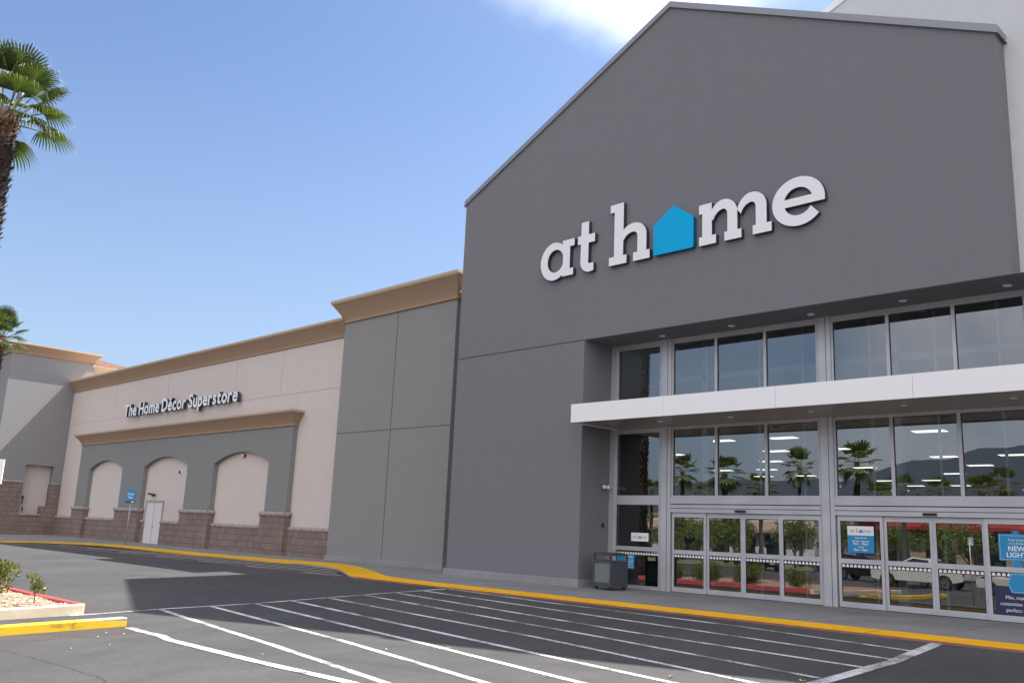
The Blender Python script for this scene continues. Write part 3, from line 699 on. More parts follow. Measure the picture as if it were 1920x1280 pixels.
obj(st, 'shop_interior_walls', ceil_m, ent)
st = MB(); st.box(.4, 40, 4.4, 4.5, 6.3, 9.55); obj(st, 'bulkhead', mat('bulkhead_paint', (.35, .37, .38), .9)[0], ent)
em = bpy.data.materials.new('lit_troffer'); em.use_nodes = True; e_ = em.node_tree.nodes.new('ShaderNodeEmission'); e_.inputs[0].default_value = (1, .94, .80, 1); e_.inputs[1].default_value = 1.5
em.node_tree.links.new(e_.outputs[0], em.node_tree.nodes['Material Output'].inputs[0])
tro = None
for i in range(-3, 11):
    for j in range(0, 8):
        x = 5.9+i*2.62; y = 8.6+j*4.25
        if x < -9 or x > 30 or (x < .6 and y < 9.6) or (i*2+j) % 3 != 0 and (i+j) % 4 != 1: continue
        if tro is None:
            mb = MB(); mb.box(-.5, .5, -.24, .24, -.02, 0); mb.box(-.54, .54, -.28, .28, 0, .07, 1)
            tro = mb.build('ceiling_light', [em, M['fascia']]); o = tro
        else: o = tro.copy(); C.objects.link(o)
        o.parent = ent; o.location = (x, y, 5.5)
rod = MB()
for x_ in (9.35, 11.2, 12.6, 14.6, 16.35, 17.9, 20, 22.2): rod.box(x_-.03, x_+.03, 2.3, 2.36, .12, 7.9)
for x_ in (8.9, 15.0, 21.0): rod.box(x_-.13, x_+.13, 2.9, 3.15, .12, 9.5)
rod.box(7, 25, 2.9, 3.0, 6.75, 6.95)
obj(rod, 'interior_columns', mat('interior_white_steel', (.75, .78, .80), .6)[0], ent)
# display shelving seen dimly through the glass
rg = random.Random(5)
for i in range(9):
    x = 7.5+i*2.2; y = 7+rg.uniform(0, 2); sh = MB()
    root = thing('display_shelf', 'dim display shelf with boxed goods seen through the entrance glass', 'shelf', (x, y, .12), 0, 'display shelves inside the entrance')
    for z in (.3, .9, 1.5): sh.box(-.78, .78, 0, .5, z, z+.04)
    sh.box(-.82, -.78, 0, .5, 0, 1.8); sh.box(.78, .82, 0, .5, 0, 1.8)
    o = sh.build('rack', M['decal_grey']); o.parent = root; st = MB()
    for z in (.34, .94, 1.54):
        q = -.7
        while q < .6:
            ww = rg.uniform(.08, .2); st.box(q, q+ww, .05, .05+ww, z, z+rg.uniform(.12, .4), rg.choice((0, 1, 2))); q += ww+rg.uniform(.04, .15)
    o = st.build('goods', [M['decal_white'], M['bootnew'], M['dark']]); o.parent = root; o['kind'] = 'stuff'

# --- plain mid-grey block
blk = thing('panel_block', 'plain mid grey stucco block with cross joints and tan cornice beside the dark gable', 'building', (-10.38, 1.9, 0))
mb = MB(); mb.box(-10.38, -2.41, 1.9, 9, .335, 11.5); obj(mb, 'wall', M['mid'], blk)
mb = MB(); mb.box(-2.41, .01, 2.35, 9, .1, 11.0); obj(mb, 'recessed_wall', M['dark'], blk)
mb = MB(); mb.box(-10.37, -2.42, 1.890, 1.897, 5.782, 5.80); obj(mb, 'reveal_joint', M['joint'], blk); obj(MB().box(-6.33, -6.312, 1.889, 1.896, .34, 11.05), 'reveal_joint', M['joint'], blk)
mb = MB(); mb.bbox(-10.45, -2.33, 1.82, 2.1, -.02, .335, .012); mb.box(-2.33, -.1, 2.2, 2.4, -.02, .3); obj(mb, 'concrete_plinth', M['plinth'], blk)
mb = MB(); cornice(mb, [(-10.38, 8.5), (-10.38, 1.9), (-2.41, 1.9), (-2.41, 8.5)], cprof(11.0, 1.06, .56)); mb.box(-10.3, -2.5, 2.0, 9, 11.3, 12.05, 1)
obj(mb, 'cornice', [M['tan'], M['tan_light']], blk)
mb = MB(); cornice(mb, [(-2.40, 2.349), (.3, 2.349)], cprof(10.55, .80, .50)); obj(mb, 'low_cornice', [M['tan'], M['tan_light']], blk)

# --- long cream wing with the arched arcade
wing = thing('cream_wing', 'long low cream store wing with tan cornice and grey three arched arcade', 'building', (-28, 2.2, 0))
XW = -45.49
mb = MB(); mb.box(XW, -10.38, 2.2, 30, .1, 11.0); obj(mb, 'wall', M['cream'], wing)
mb = MB(); mb.box(XW, -10.39, 2.192, 2.198, 8.05, 8.066)
for x in (-37.5, -29.5, -21, -16.2): mb.box(x, x+.012, 2.192, 2.197, 8.07, 10.4)
obj(mb, 'reveal_joint', mat('cream_joint', (.36, .33, .32), .9)[0], wing)
mb = MB(); cornice(mb, [(XW+.002, 2.2), (-10.385, 2.2)], cprof(10.45, .84, .5)); mb.box(XW, -10.39, 2.3, 30, 11, 11.27, 1)
obj(mb, 'cornice', [M['tan'], M['tan_light']], wing)
# arcade slab with three segmental arches
YA = 1.92
arch = [(-39.76, -34.19), (-30.95, -25.1), (-21.96, -16.19)]; ZSP, ZCR = 4.66, 5.24
def arcpts(a, b, n=18):
    cx = (a+b)/2; hw = (b-a)/2; h = ZCR-ZSP; R_ = (hw*hw+h*h)/(2*h); zc = ZCR-R_; t0 = math.asin(hw/R_)
    return [(cx+R_*math.sin(t), zc+R_*math.cos(t)) for t in [-t0+2*t0*k/n for k in range(n+1)]]
poly = [(-41.65, KZ)]
for a, b in arch:
    poly += [(a, KZ)]+arcpts(a, b)+[(b, KZ)]
poly += [(-14.2, KZ), (-14.2, 6.5), (-41.65, 6.5)]
# build as quads for a clean triangulation
mb = MB(); segs = []
def col(x0, x1, zlo0, zlo1, zt=6.5):
    mb.add([(x0,YA,zlo0),(x1,YA,zlo1),(x1,YA,zt),(x0,YA,zt)], [(0,1,2,3)])
col(-41.65, -39.76, KZ, KZ); col(-34.19, -30.95, KZ, KZ); col(-25.1, -21.96, KZ, KZ); col(-16.19, -14.2, KZ, KZ)
for a, b in arch:
    ap = arcpts(a, b)
    for (xa, za), (xb, zb) in zip(ap, ap[1:]):
        col(xa, xb, za, zb); mb.add([(xa,YA,za),(xb,YA,zb),(xb,2.21,zb),(xa,2.21,za)], [(3,2,1,0)])
    mb.add([(a,YA,KZ),(a,2.21,KZ),(a,2.21,ZSP),(a,YA,ZSP)], [(0,1,2,3)]); mb.add([(b,YA,KZ),(b,2.21,KZ),(b,2.21,ZSP),(b,YA,ZSP)], [(3,2,1,0)])
mb.add([(-14.2,YA,KZ),(-14.2,2.21,KZ),(-14.2,2.21,6.5),(-14.2,YA,6.5)], [(0,1,2,3)]); mb.add([(-41.65,YA,KZ),(-41.65,2.21,KZ),(-41.65,2.21,6.5),(-41.65,YA,6.5)], [(3,2,1,0)])
ar = obj(mb, 'arcade', M['arc'], wing)
mb = MB(); cornice(mb, [(-41.65, 2.2), (-41.65, YA), (-14.2, YA), (-14.2, 2.2)], cprof(6.36, .76, .5))
q = mb.build('arcade_cornice', [M['tan'], M['tan_light']]); q.parent = ar; q.matrix_parent_inverse = ar.matrix_parent_inverse.copy()
q.matrix_parent_inverse = Matrix.Identity(4)
# stone piers and base courses
piers = [(-41.75, -39.66), (-34.4, -30.85), (-25.25, -21.86), (-16.4, -14.1)]
for a, b in piers: obj(MB().box(a, b, YA-.09, 2.19, 0.05, 2.0), 'stone_pier', M['stone'], wing)
gaps = [(XW+.01, -41.75, 1.33), (-39.66, -34.4, 1.33), (-30.85, -30.47, 1.33), (-28.15, -25.25, 1.33), (-21.86, -16.4, 1.33), (-14.1, -10.46, 1.33)]
for a, b, z in gaps: obj(MB().box(a, b, 2.08, 2.195, .05, z), 'stone_base', M['stone'], wing)
for a, b in piers:
    mb = MB(); capline(mb, [(a-.02, 2.15), (a-.02, YA-.08), (b+.02, YA-.08), (b+.02, 2.15)], 2.06, .115); obj(mb, 'stone_cap', M['cap'], wing)
for a, b, z in gaps:
    mb = MB(); capline(mb, [(a, 2.12), (b, 2.12)], z+.06, .105); obj(mb, 'stone_cap', M['cap'], wing)
# double steel door in the middle arch
dr = obj(MB().box(-30.44, -28.18, 2.15, 2.19, .12, 2.56), 'steel_door', mat('white_painted_steel', (.66, .63, .67), .5)[0], wing)
mb = MB(); mb.box(-30.47, -28.15, 2.10, 2.2, 2.56, 2.66); mb.box(-30.47, -30.42, 2.12, 2.2, .12, 2.56); mb.box(-28.2, -28.15, 2.12, 2.2, .12, 2.56)
q = mb.build('door_frame', M['kerb']); q.parent = dr
mb = MB(); mb.box(-29.32, -29.30, 2.143, 2.149, .13, 2.55); mb.box(-30.40, -30.37, 2.135, 2.149, 2.2, 2.34); mb.box(-28.26, -28.23, 2.135, 2.149, 2.0, 2.2); mb.box(-29.27, -29.2, 2.10, 2.149, 1.08, 1.12)
q = mb.build('door_hardware', M['joint']); q.parent = dr
def small(name, label, cat, mb, mats): return tag(mb.build(name, mats), label, cat)
mb = MB(); mb.bbox(-29.62, -29.50, 2.05, 2.195, 2.92, 3.06, .01); mb.tube([(-29.5,2.1,3.0),(-29.25,1.92,2.93)], [.05, .07], 10); mb.tube([(-29.62,2.1,3.0),(-29.85,1.92,3.05)], [.04, .07], 10)
small('security_light', 'small twin headed security light above the white double door', 'light', mb, M['joint'])
mb = MB(); mb.sphere((-26.4, 2.14, 4.3), .1, 10, 0); mb.tube([(-26.4,2.2,4.3),(-26.4,2.13,4.3)], .12, 12, 1)
small('security_camera', 'small round dark camera high inside the middle arch', 'camera', mb, [M['joint'], M['fascia']])
mb = MB(); mb.bbox(-19.24, -19.02, 2.08, 2.195, 4.96, 5.14, .02); mb.sphere((-19.13, 2.06, 5.05), .07, 10, 1)
small('fire_alarm_strobe', 'red fire alarm strobe under the crown of the right arch', 'alarm', mb, [M['red_plastic'], M['fascia']])

# --- far corner tower
tw = thing('corner_tower', 'grey stucco corner tower with tan cornice, stone base and clay tile roof at far left', 'building', (XW, -2.4, 0))
YT = -2.42; mb = MB()
mb.box(-58, XW-.8, YT, 3.4, .1, 13.0)
mb.box(XW-.8, XW, YT, -.37, .1, 13.0); mb.box(XW-.8, XW, 1.54, 3.4, .1, 13.0); mb.box(XW-.8, XW, -.37, 1.54, 4.96, 13.0)
obj(mb, 'wall', M['tower'], tw)
mb = MB(); mb.box(XW-.79, XW-.62, -.37, 1.54, 1.4, 4.96); obj(mb, 'recessed_panel', M['cream'], tw)
mb = MB(); mb.box(XW-.7, XW+.06, YT-.07, -.40, .05, 3.65); mb.box(XW-.7, XW+.06, 1.50, 2.1, .05, 3.65); mb.box(XW-.7, XW+.04, -.40, 1.50, .05, 1.42); mb.box(-58.1, XW-.7, YT-.07, 0, .05, 3.65); mb.box(XW-.5, XW+.05, 1.0, 1.50, 1.42, 2.1)
obj(mb, 'stone_base', M['stone'], tw)
mb = MB(); capline(mb, [(-58, YT-.08), (XW+.06, YT-.08), (XW+.06, -.38)], 3.71, .09); capline(mb, [(XW+.06, 1.50), (XW+.06, 2.0)], 3.71, .09); capline(mb, [(XW+.04, -.40), (XW+.04, 1.05)], 1.46, .07)
obj(mb, 'stone_cap', M['cap'], tw)
mb = MB(); cornice(mb, [(-58, YT), (XW, YT), (XW, 3.2), (-58, 3.2)], cprof(12.78, .72, .55)); mb.box(-57.9, XW, YT, 3.2, 12.9, 13.49, 1)
obj(mb, 'cornice', [M['tan'], M['tan_light']], tw)
def hip(x0, x1, y0, y1, z0, z1, root, rid=0):
    mb = MB(); cx = (x0+x1)/2; cy = (y0+y1)/2
    def face(a, b, apex, n):
        a, b, apex = Vector(a), Vector(b), Vector(apex)
        nrm = (b-a).cross(apex-a).normalized(); L = (b-a).length
        if nrm.z < 0: nrm = -nrm
        for k in range(n):
            t0, t1 = k/n, (k+1)/n
            rows = []
            for q in range(5):
                t = t0+(t1-t0)*q/4; h = .07*math.sin(PI*q/4)
                base = a.lerp(b, t); top = base.lerp(apex, 1.0)
                # barrels run straight up the slope and end on the hip
                mid = (a+b)/2; s = (base-mid).length/(L/2); upv = (apex-mid)*(1-s)
                rows.append((base+nrm*h, base+upv+nrm*h))
            o = len(mb.v)
            for r in rows: mb.v += [tuple(r[0]), tuple(r[1])]
            for q in range(4): mb.f.append((o+2*q, o+2*q+2, o+2*q+3, o+2*q+1)); mb.m.append(0); mb.smooth.add(len(mb.f)-1)
    ap = (cx, cy, z1)
    face((x0,y0,z0), (x1,y0,z0), ap, int((x1-x0)/.3)); face((x1,y0,z0), (x1,y1,z0), ap, int((y1-y0)/.3)); face((x1,y1,z0), (x0,y1,z0), ap, int((x1-x0)/.3)); face((x0,y1,z0), (x0,y0,z0), ap, int((y1-y0)/.3))
    mb.add([(x0,y0,z0),(x1,y0,z0),(x1,y1,z0),(x0,y1,z0)], [(0,1,2,3)])
    return obj(mb, 'tile_roof', M['tile'], root)
hip(-57.5, XW-.35, YT+.3, 3.0, 13.5, 14.4, tw)
# rear cream range with its own tile roof
mb = MB(); mb.box(-60, XW-.3, 3.4, 16, .1, 12.2); obj(mb, 'rear_wall', M['cream'], tw)
mb = MB(); cornice(mb, [(XW-.3, 3.2), (XW-.3, 16)], cprof(12.1, .62, .4)); obj(mb, 'rear_cornice', [M['tan_light'], M['tan_light']], tw)
hip(-62, XW-.1, -2.5, 7.4, 12.72, 15.0, tw)
mb = MB(); mb.bbox(XW-.62, XW-.52, -.15, -.02, 2.6, 2.75, .01); mb.tube([(XW-.6,-.08,2.6),(XW-.55,-.08,2.2)], .03, 8); mb.tube([(XW-.6,0,2.0),(XW-.6,0,1.7)], .04, 8)
small('wall_fixture', 'small dark pipe fixture on the pale panel of the far tower', 'fixture', mb, M['joint'])

# ------------------------------------------------------------------ wall signs
def ellipse(cx, cz, rx, rz, n=40, a0=0, a1=2*PI):
    return [(cx+rx*math.cos(a0+(a1-a0)*k/n), cz+rz*math.sin(a0+(a1-a0)*k/n)) for k in range(n+1)]
def ringmesh(mb, outer, inner, y0, y1):
    n = len(outer)
    for k in range(n-1):
        o0, o1, i0, i1 = outer[k], outer[k+1], inner[k], inner[k+1]
        mb.add([(i0[0],y0,i0[1]),(o0[0],y0,o0[1]),(o1[0],y0,o1[1]),(i1[0],y0,i1[1])], [(0,1,2,3)], 0)
        mb.add([(i0[0],y1,i0[1]),(o0[0],y1,o0[1]),(o1[0],y1,o1[1]),(i1[0],y1,i1[1])], [(3,2,1,0)], 0)
        mb.add([(o0[0],y0,o0[1]),(o0[0],y1,o0[1]),(o1[0],y1,o1[1]),(o1[0],y0,o1[1])], [(0,1,2,3)], 1)
        mb.add([(i0[0],y0,i0[1]),(i0[0],y1,i0[1]),(i1[0],y1,i1[1]),(i1[0],y0,i1[1])], [(3,2,1,0)], 1)
    for k in (0, n-1):
        o0, i0 = outer[k], inner[k]; mb.add([(i0[0],y0,i0[1]),(o0[0],y0,o0[1]),(o0[0],y1,o0[1]),(i0[0],y1,i0[1])], [(0,1,2,3)], 1)
def logo_letters(d=.16):
    """slab letters in facade units, x from 4.24 to 14.6, baseline 10.15"""
    B = 10.15; XH = 11.42; out = {}
    def y(k): return -d-.0004*k, 0
    def P(mb, poly, k=0): a, b = y(k); mb.prism(poly, a, b, 1, 0, 1)
    # a
    mb = MB(); ringmesh(mb, ellipse(4.86, 10.76, .62, .67), ellipse(4.93, 10.76, .365, .40), *y(0))
    P(mb, [(5.27,B+.02),(5.58,B+.02),(5.58,XH-.02),(5.27,XH-.02)], 1)
    P(mb, [(5.24,B+.01),(5.74,B+.01),(5.74,B+.25),(5.24,B+.25)], 2); P(mb, [(5.24,XH-.25),(5.77,XH-.25),(5.77,XH),(5.24,XH)], 3)
    out['a'] = mb
    # t
    mb = MB(); P(mb, [(6.05,10.5),(6.39,10.5),(6.39,11.88),(6.07,11.88)], 1); P(mb, [(5.92,11.13),(6.66,11.13),(6.66,XH),(5.92,XH)], 2)
    c = ellipse(6.45, 10.52, .40, .39, 14, PI, 1.5*PI); ci = ellipse(6.45, 10.52, .08, .10, 14, PI, 1.5*PI); ringmesh(mb, ci, c, *y(0))
    P(mb, [(6.44,10.13),(6.62,10.15),(6.62,10.42),(6.44,10.42)], 3); out['t'] = mb
    # h
    mb = MB(); P(mb, [(7.47,10.4),(7.84,10.4),(7.84,12.2),(7.47,12.2)], 1); P(mb, [(7.30,11.93),(7.6,11.93),(7.6,12.195),(7.30,12.195)], 2); P(mb, [(7.27,B),(7.98,B),(7.98,B+.28),(7.27,B+.28)], 3)
    P(mb, [(8.40,10.4),(8.75,10.4),(8.75,10.98),(8.40,10.98)], 1); P(mb, [(8.24,B),(8.88,B),(8.88,B+.28),(8.24,B+.28)], 3)
    ringmesh(mb, ellipse(8.25, 10.97, .50, .45, 16, 0, .5*PI), ellipse(8.22, 10.97, .18, .16, 16, 0, .5*PI), *y(0))
    ringmesh(mb, ellipse(8.25, 10.78, .62, .64, 12, .5*PI, .85*PI), ellipse(8.22, 10.72, .42, .41, 12, .5*PI, .87*PI), *y(4)); out['h'] = mb
    # m
    mb = MB(); P(mb, [(10.79,10.4),(11.12,10.4),(11.12,XH),(10.79,XH)], 1); P(mb, [(10.68,XH-.29),(11.0,XH-.29),(11.0,XH-.005),(10.68,XH-.005)], 2); P(mb, [(10.68,B),(11.26,B),(11.26,B+.27),(10.68,B+.27)], 3)
    for (xa, xb, f0, f1, arc0) in ((11.64, 11.97, 11.54, 12.10, 11.10), (12.56, 12.90, 12.46, 13.05, 11.97)):
        P(mb, [(xa,10.4),(xb,10.4),(xb,10.98),(xa,10.98)], 1); P(mb, [(f0,B),(f1,B),(f1,B+.27),(f0,B+.27)], 3)
        cx = xa-.13; ringmesh(mb, ellipse(cx, 10.97, xb-cx, .46, 16, 0, .5*PI), ellipse(cx, 10.97, .13, .17, 16, 0, .5*PI), *y(0))
        ringmesh(mb, ellipse(cx, 10.78, .50, .65, 12, .5*PI, .88*PI), ellipse(cx, 10.72, .36, .42, 12, .5*PI, .90*PI), *y(4))
    out['m'] = mb
    # e
    cx, cz = 13.85, 10.82; mb = MB(); rx, rz = .775, .70; ix, iz = .42, .40
    a0, a1 = math.radians(2), math.radians(327)
    # upper closed part and lower open tail
    ringmesh(mb, ellipse(cx, cz, rx, rz, 52, 0, math.radians(320)), ellipse(cx, cz, ix, iz, 52, 0, math.radians(330)), *y(0))
    P(mb, [(cx-.60,cz-.12),(cx+.772,cz-.12),(cx+.775,cz+.03),(cx+.60,cz+.11),(cx-.60,cz+.11)], 2); out['e'] = mb
    return out
sg = thing('store_name_sign', 'big white slab letters at home with blue house on dark gable', 'sign', (0, -.02, 0))
for k, mb in logo_letters().items():
    obj(mb, 'letter', [M['sign_white'], M['sign_side']], sg)
def rounded(poly, r=.07, n=4):
    out = []; N_ = len(poly)
    for i in range(N_):
        p = Vector(poly[i]); a = (Vector(poly[i-1])-p).normalized(); b = (Vector(poly[(i+1) % N_])-p).normalized()
        p0 = p+a*r; p1 = p+b*r
        for k in range(n+1):
            t = k/n; q = p0*(1-t)**2+p*2*t*(1-t)+p1*t*t; out.append((q.x, q.y))
    return out
mb = MB(); mb.prism(rounded([(9.03,10.17),(10.49,10.17),(10.49,11.14),(9.76,11.66),(9.03,11.14)]), -.17, 0, 1, 0, 1)
obj(mb, 'house_icon', [M['sign_blue'], mat('blue_return', (.01, .12, .26), .5)[0]], sg)

font_cache = {}
def text_mesh(txt, size, depth, bold=0, align='LEFT', xscale=1, name='t'):
    cu = bpy.data.curves.new(name, 'FONT'); cu.body = txt; cu.size = size; cu.extrude = depth/2; cu.offset = bold; cu.align_x = align; cu.resolution_u = 4
    o = bpy.data.objects.new(name, cu); C.objects.link(o)
    dg = bpy.context.evaluated_depsgraph_get(); me = bpy.data.meshes.new_from_object(o.evaluated_get(dg))
    bpy.data.objects.remove(o)
    mb = MB(); mb.v = [(v.co.x*xscale, -v.co.z, v.co.y) for v in me.vertices]
    for p in me.polygons:
        mb.f.append(tuple(p.vertices)); mb.m.append(0 if abs(p.normal.z) > .5 else 1)
    bpy.data.meshes.remove(me); return mb
def placed(mb, x, y, z): mb.v = [(a+x, b+y, c+z) for a, b, c in mb.v]; return mb
def width(mb): xs = [v[0] for v in mb.v]; return max(xs)-min(xs)
s2 = thing('wing_lettering', 'white channel letters The Home Decor Superstore on the cream wall', 'sign', (-27.5, 2.1, 8.3))
tt = text_mesh('The Home D\u00e9cor Superstore', 1.12, .22, .022)
w0 = width(tt); tot = 15.05
xx = -35.0
# each word is its own row of letters
full = 'The Home D\u00e9cor Superstore'
adv = 0
sc = tot/w0
cu = None
def words(txt):
    pos = 0
    for wd in txt.split(' '):
        pre = txt[:txt.index(wd)]; yield wd, pre
sp_ = width(text_mesh('n n', 1.12, .1))-width(text_mesh('nn', 1.12, .1))
cursor = 0
for wd in full.split(' '):
    for chh in wd:
        m_ = text_mesh(chh, 1.12, .22, .030); w_ = width(m_); mn = min(v[0] for v in m_.v)
        m_.v = [((a-mn)*sc+xx+cursor, b+1.97, c*.98+8.02) for a, b, c in m_.v]
        m2_ = text_mesh(chh, 1.12, .12, .0); 
        obj(m_, 'letter', [M['sign_white'], M['sign_side']], s2)
        cursor += (w_+.085)*sc
    cursor += sp_*sc*.85
SCALE_END = cursor
fix = tot/(cursor-sp_*sc*.85)
for o in s2.children:
    me = o.data
    for v in me.vertices: v.co.x = xx+(v.co.x-xx)*fix

# ------------------------------------------------------------------ glass decals, each lies on the glass
DY = G-.036
def mini_logo(x0, x1, zc, y, mg, mbk):
    """small at home wordmark made of the same letters"""
    k = (x1-x0)/(14.62-4.24); out = MB(); 
    for q in logo_letters(.02/ k*.15).values():
        for i, v in enumerate(q.v): pass
        out.add([(x0+(v[0]-4.24)*k, y+v[1]*.12*k*2, zc+(v[2]-11.0)*k) for v in q.v], q.f, 0)
    out.prism([(x0+(px-4.24)*k, zc+(pz-11.0)*k) for px, pz in [(9.03,10.17),(10.49,10.17),(10.49,11.14),(9.76,11.66),(9.03,11.14)]], y-.004, y, 1, 1)
    return out
hs = thing('opening_hours_sign', 'white and blue opening hours sign on the glass of the right doors', 'sign', (14.5, DY, 1.5))
obj(MB().box(14.18, 14.88, DY-.008, DY, 1.965, 2.20), 'logo_panel', M['decal_white'], hs)
obj(MB().box(14.18, 14.88, DY-.008, DY, 1.52, 1.963), 'hours_panel', M['decal_blue'], hs)
obj(mini_logo(14.24, 14.82, 2.08, DY-.010, 0, 0), 'wordmark', [M['decal_grey'], M['decal_blue']], hs)
def line(txt, size, cx, z, y, root, m, bold=0, name='lettering', maxx=None):
    t = text_mesh(txt, size, .004, bold, 'CENTER'); placed(t, cx, y, z)
    return obj(t, name, m, root)
for txt, s_, z in (('Store Hours', .06, 1.885), ('Monday - Saturday', .058, 1.80), ('9am - 10pm', .085, 1.725), ('Sunday', .05, 1.655), ('9am - 9pm', .085, 1.575)):
    line(txt, s_, 14.53, z, DY-.012, hs, M['decal_white'], .001)
DY = G-.012
dl = thing('wordmark_decal', 'small white at home decal on the dark left glass pane', 'sign', (7.4, DY, 1.7))
obj(MB().box(7.06, 7.73, DY-.006, DY, 1.56, 1.82), 'panel', M['decal_white'], dl)
obj(mini_logo(7.12, 7.67, 1.69, DY-.008, 0, 0), 'wordmark', [M['decal_grey'], M['decal_blue']], dl)
nt_ = thing('notice_sign', 'blue notice sign with white text low on the left pane behind the bin', 'sign', (6.9, DY, .9))
obj(MB().box(6.50, 7.20, DY-.006, DY, .70, 1.13), 'panel', M['decal_blue'], nt_)
line('NOTICE', .085, 6.98, 1.04, DY-.010, nt_, M['decal_white'], .002)
mb = MB(); rr = random.Random(2)
for k in range(6):
    q = 6.82; z = .99-k*.045
    while q < 7.12:
        l_ = rr.uniform(.03, .07); mb.box(q, min(q+l_, 7.15), DY-.009, DY-.0065, z-.02, z-.004); q += l_+.015
obj(mb, 'small_print', M['decal_white'], nt_)
DY = G-.036
pr_ = thing('lamp_poster', 'blue lamp shaped window poster on the far right door, NEW LIGHT lettering over navy', 'poster', (18.3, DY, .8))
obj(MB().box(17.70, 18.62, DY-.006, DY, .275, .93), 'navy_panel', M['decal_navy'], pr_)
mb = MB(); shade = rounded([(17.84,1.50),(18.62,1.50),(18.62,2.10),(18.29,2.12),(18.27,2.19),(18.17,2.19),(18.15,2.12),(17.84,2.12)], .03)
mb.prism(shade, DY-.009, DY-.001)
neck = [(18.12,1.36),(18.34,1.36),(18.30,1.50),(18.16,1.50)]; mb.prism(neck, DY-.009, DY-.001)
basep = rounded([(18.06,.78),(18.42,.78),(18.50,.98),(18.42,1.23),(18.06,1.23),(17.98,.98)], .05); mb.prism(basep, DY-.0095, DY-.0015)
obj(mb, 'lamp_shape', M['decal_blue'], pr_)
mb = MB()
def dashes(poly, inset=.035, dl_=.035, gap=.022):
    n = len(poly); cx = sum(p[0] for p in poly)/n; cz = sum(p[1] for p in poly)/n
    P = [Vector((cx+(p[0]-cx)*(1-inset/abs(.4)), cz+(p[1]-cz)*(1-inset/.3))) for p in poly]
    acc = 0
    for i in range(n):
        a = P[i]; b = P[(i+1) % n]; L = (b-a).length
        if L < 1e-5: continue
        d = (b-a)/L; nn = Vector((-d.y, d.x))*.004; t = 0
        while t < L:
            e = min(L, t+dl_)
            q = [a+d*t-nn, a+d*e-nn, a+d*e+nn, a+d*t+nn]; mb.prism([(v.x, v.y) for v in q], DY-.0125, DY-.0098); t += dl_+gap
dashes([(17.84,1.50),(18.62,1.50),(18.62,2.11),(17.84,2.11)]); dashes([(18.06,.78),(18.42,.78),(18.50,.98),(18.42,1.23),(18.06,1.23),(17.98,.98)])
obj(mb, 'stitching', M['decal_white'], pr_)
def lline(txt, size, x, z, root, bold=0):
    t = text_mesh(txt, size, .003, bold); placed(t, x, DY-.0125, z); return obj(t, 'lettering', M['decal_white'], root)
lline('Shop lamps', .075, 18.05, 1.955, pr_); lline('in a whole', .075, 18.07, 1.875, pr_); lline('NEW', .155, 18.04, 1.73, pr_, .003); lline('LIGHT', .155, 18.0, 1.585, pr_, .003)
lline('Mix, match', .115, 17.92, .64, pr_); lline('customize', .115, 17.80, .50, pr_); lline('perfect c', .115, 17.92, .36, pr_)

# ------------------------------------------------------------------ small things by the entrance
# litter bin
bn = thing('litter_bin', 'square dark grey metal litter bin on feet standing by the glass', 'bin', (7.28, .22, .115), math.radians(-7))
def bobj(mb, name, m): o = mb.build(name, m); o.parent = bn; return o
bw, bd = .36, .33
fm = mat('bin_dark_metal', (.075, .08, .095), .45, .3)[0]; fl = mat('bin_pebble_panel', (.165, .18, .19), .8)[0]
mb = MB()
for sx in (-1, 1):
    for sy in (-1, 1): mb.bbox(sx*bw-.03, sx*bw+.03, sy*bd-.03, sy*bd+.03, .07, 1.03, .006)
for z0, z1 in ((.07, .20), (.76, .84), (.985, 1.03)):
    mb.box(-bw+.03, bw-.03, -bd-.02, -bd+.02, z0, z1); mb.box(-bw+.03, bw-.03, bd-.02, bd+.02, z0, z1); mb.box(-bw-.02, -bw+.02, -bd+.03, bd-.03, z0, z1); mb.box(bw-.02, bw+.02, -bd+.03, bd-.03, z0, z1)
bobj(mb, 'frame', fm)
mb = MB(); mb.box(-bw+.03, bw-.03, -bd-.008, -bd+.01, .20, .76); bobj(mb, 'pebble_panel', fl); bobj(MB().box(-bw+.03, bw-.03, bd-.01, bd+.008, .20, .76), 'pebble_panel', fl)
mb = MB(); mb.box(bw-.01, bw+.008, -bd+.03, bd-.03, .20, .76); bobj(mb, 'side_panel', fm); bobj(MB().box(-bw-.008, -bw+.01, -bd+.03, bd-.03, .20, .76), 'side_panel', fm)
mb = MB(); mb.box(-bw+.04, bw-.04, -bd+.04, bd-.04, .12, .80); bobj(mb, 'liner', M['black'])
mb = MB()
n = 8
for k in range(n):
    y0 = -bd-.035+(2*bd+.07)*k/n; y1 = -bd-.035+(2*bd+.07)*(k+1)/n; h0 = .05*math.sin(PI*k/n); h1 = .05*math.sin(PI*(k+1)/n)
    mb.add([(-bw-.035,y0,1.03),(bw+.035,y0,1.03),(bw+.035,y1,1.03),(-bw-.035,y1,1.03),(-bw-.035,y0,1.035+h0),(bw+.035,y0,1.035+h0),(bw+.035,y1,1.035+h1),(-bw-.035,y1,1.035+h1)], [(0,3,2,1),(4,5,6,7),(0,1,5,4),(1,2,6,5),(2,3,7,6),(3,0,4,7)])
bobj(mb, 'lid', fm)
for sx in (-1, 1):
    for sy in (-1, 1): bobj(MB().bbox(sx*(bw-.06)-.045, sx*(bw-.06)+.045, sy*(bd-.05)-.045, sy*(bd-.05)+.045, 0, .07, .008), 'foot', M['black'])
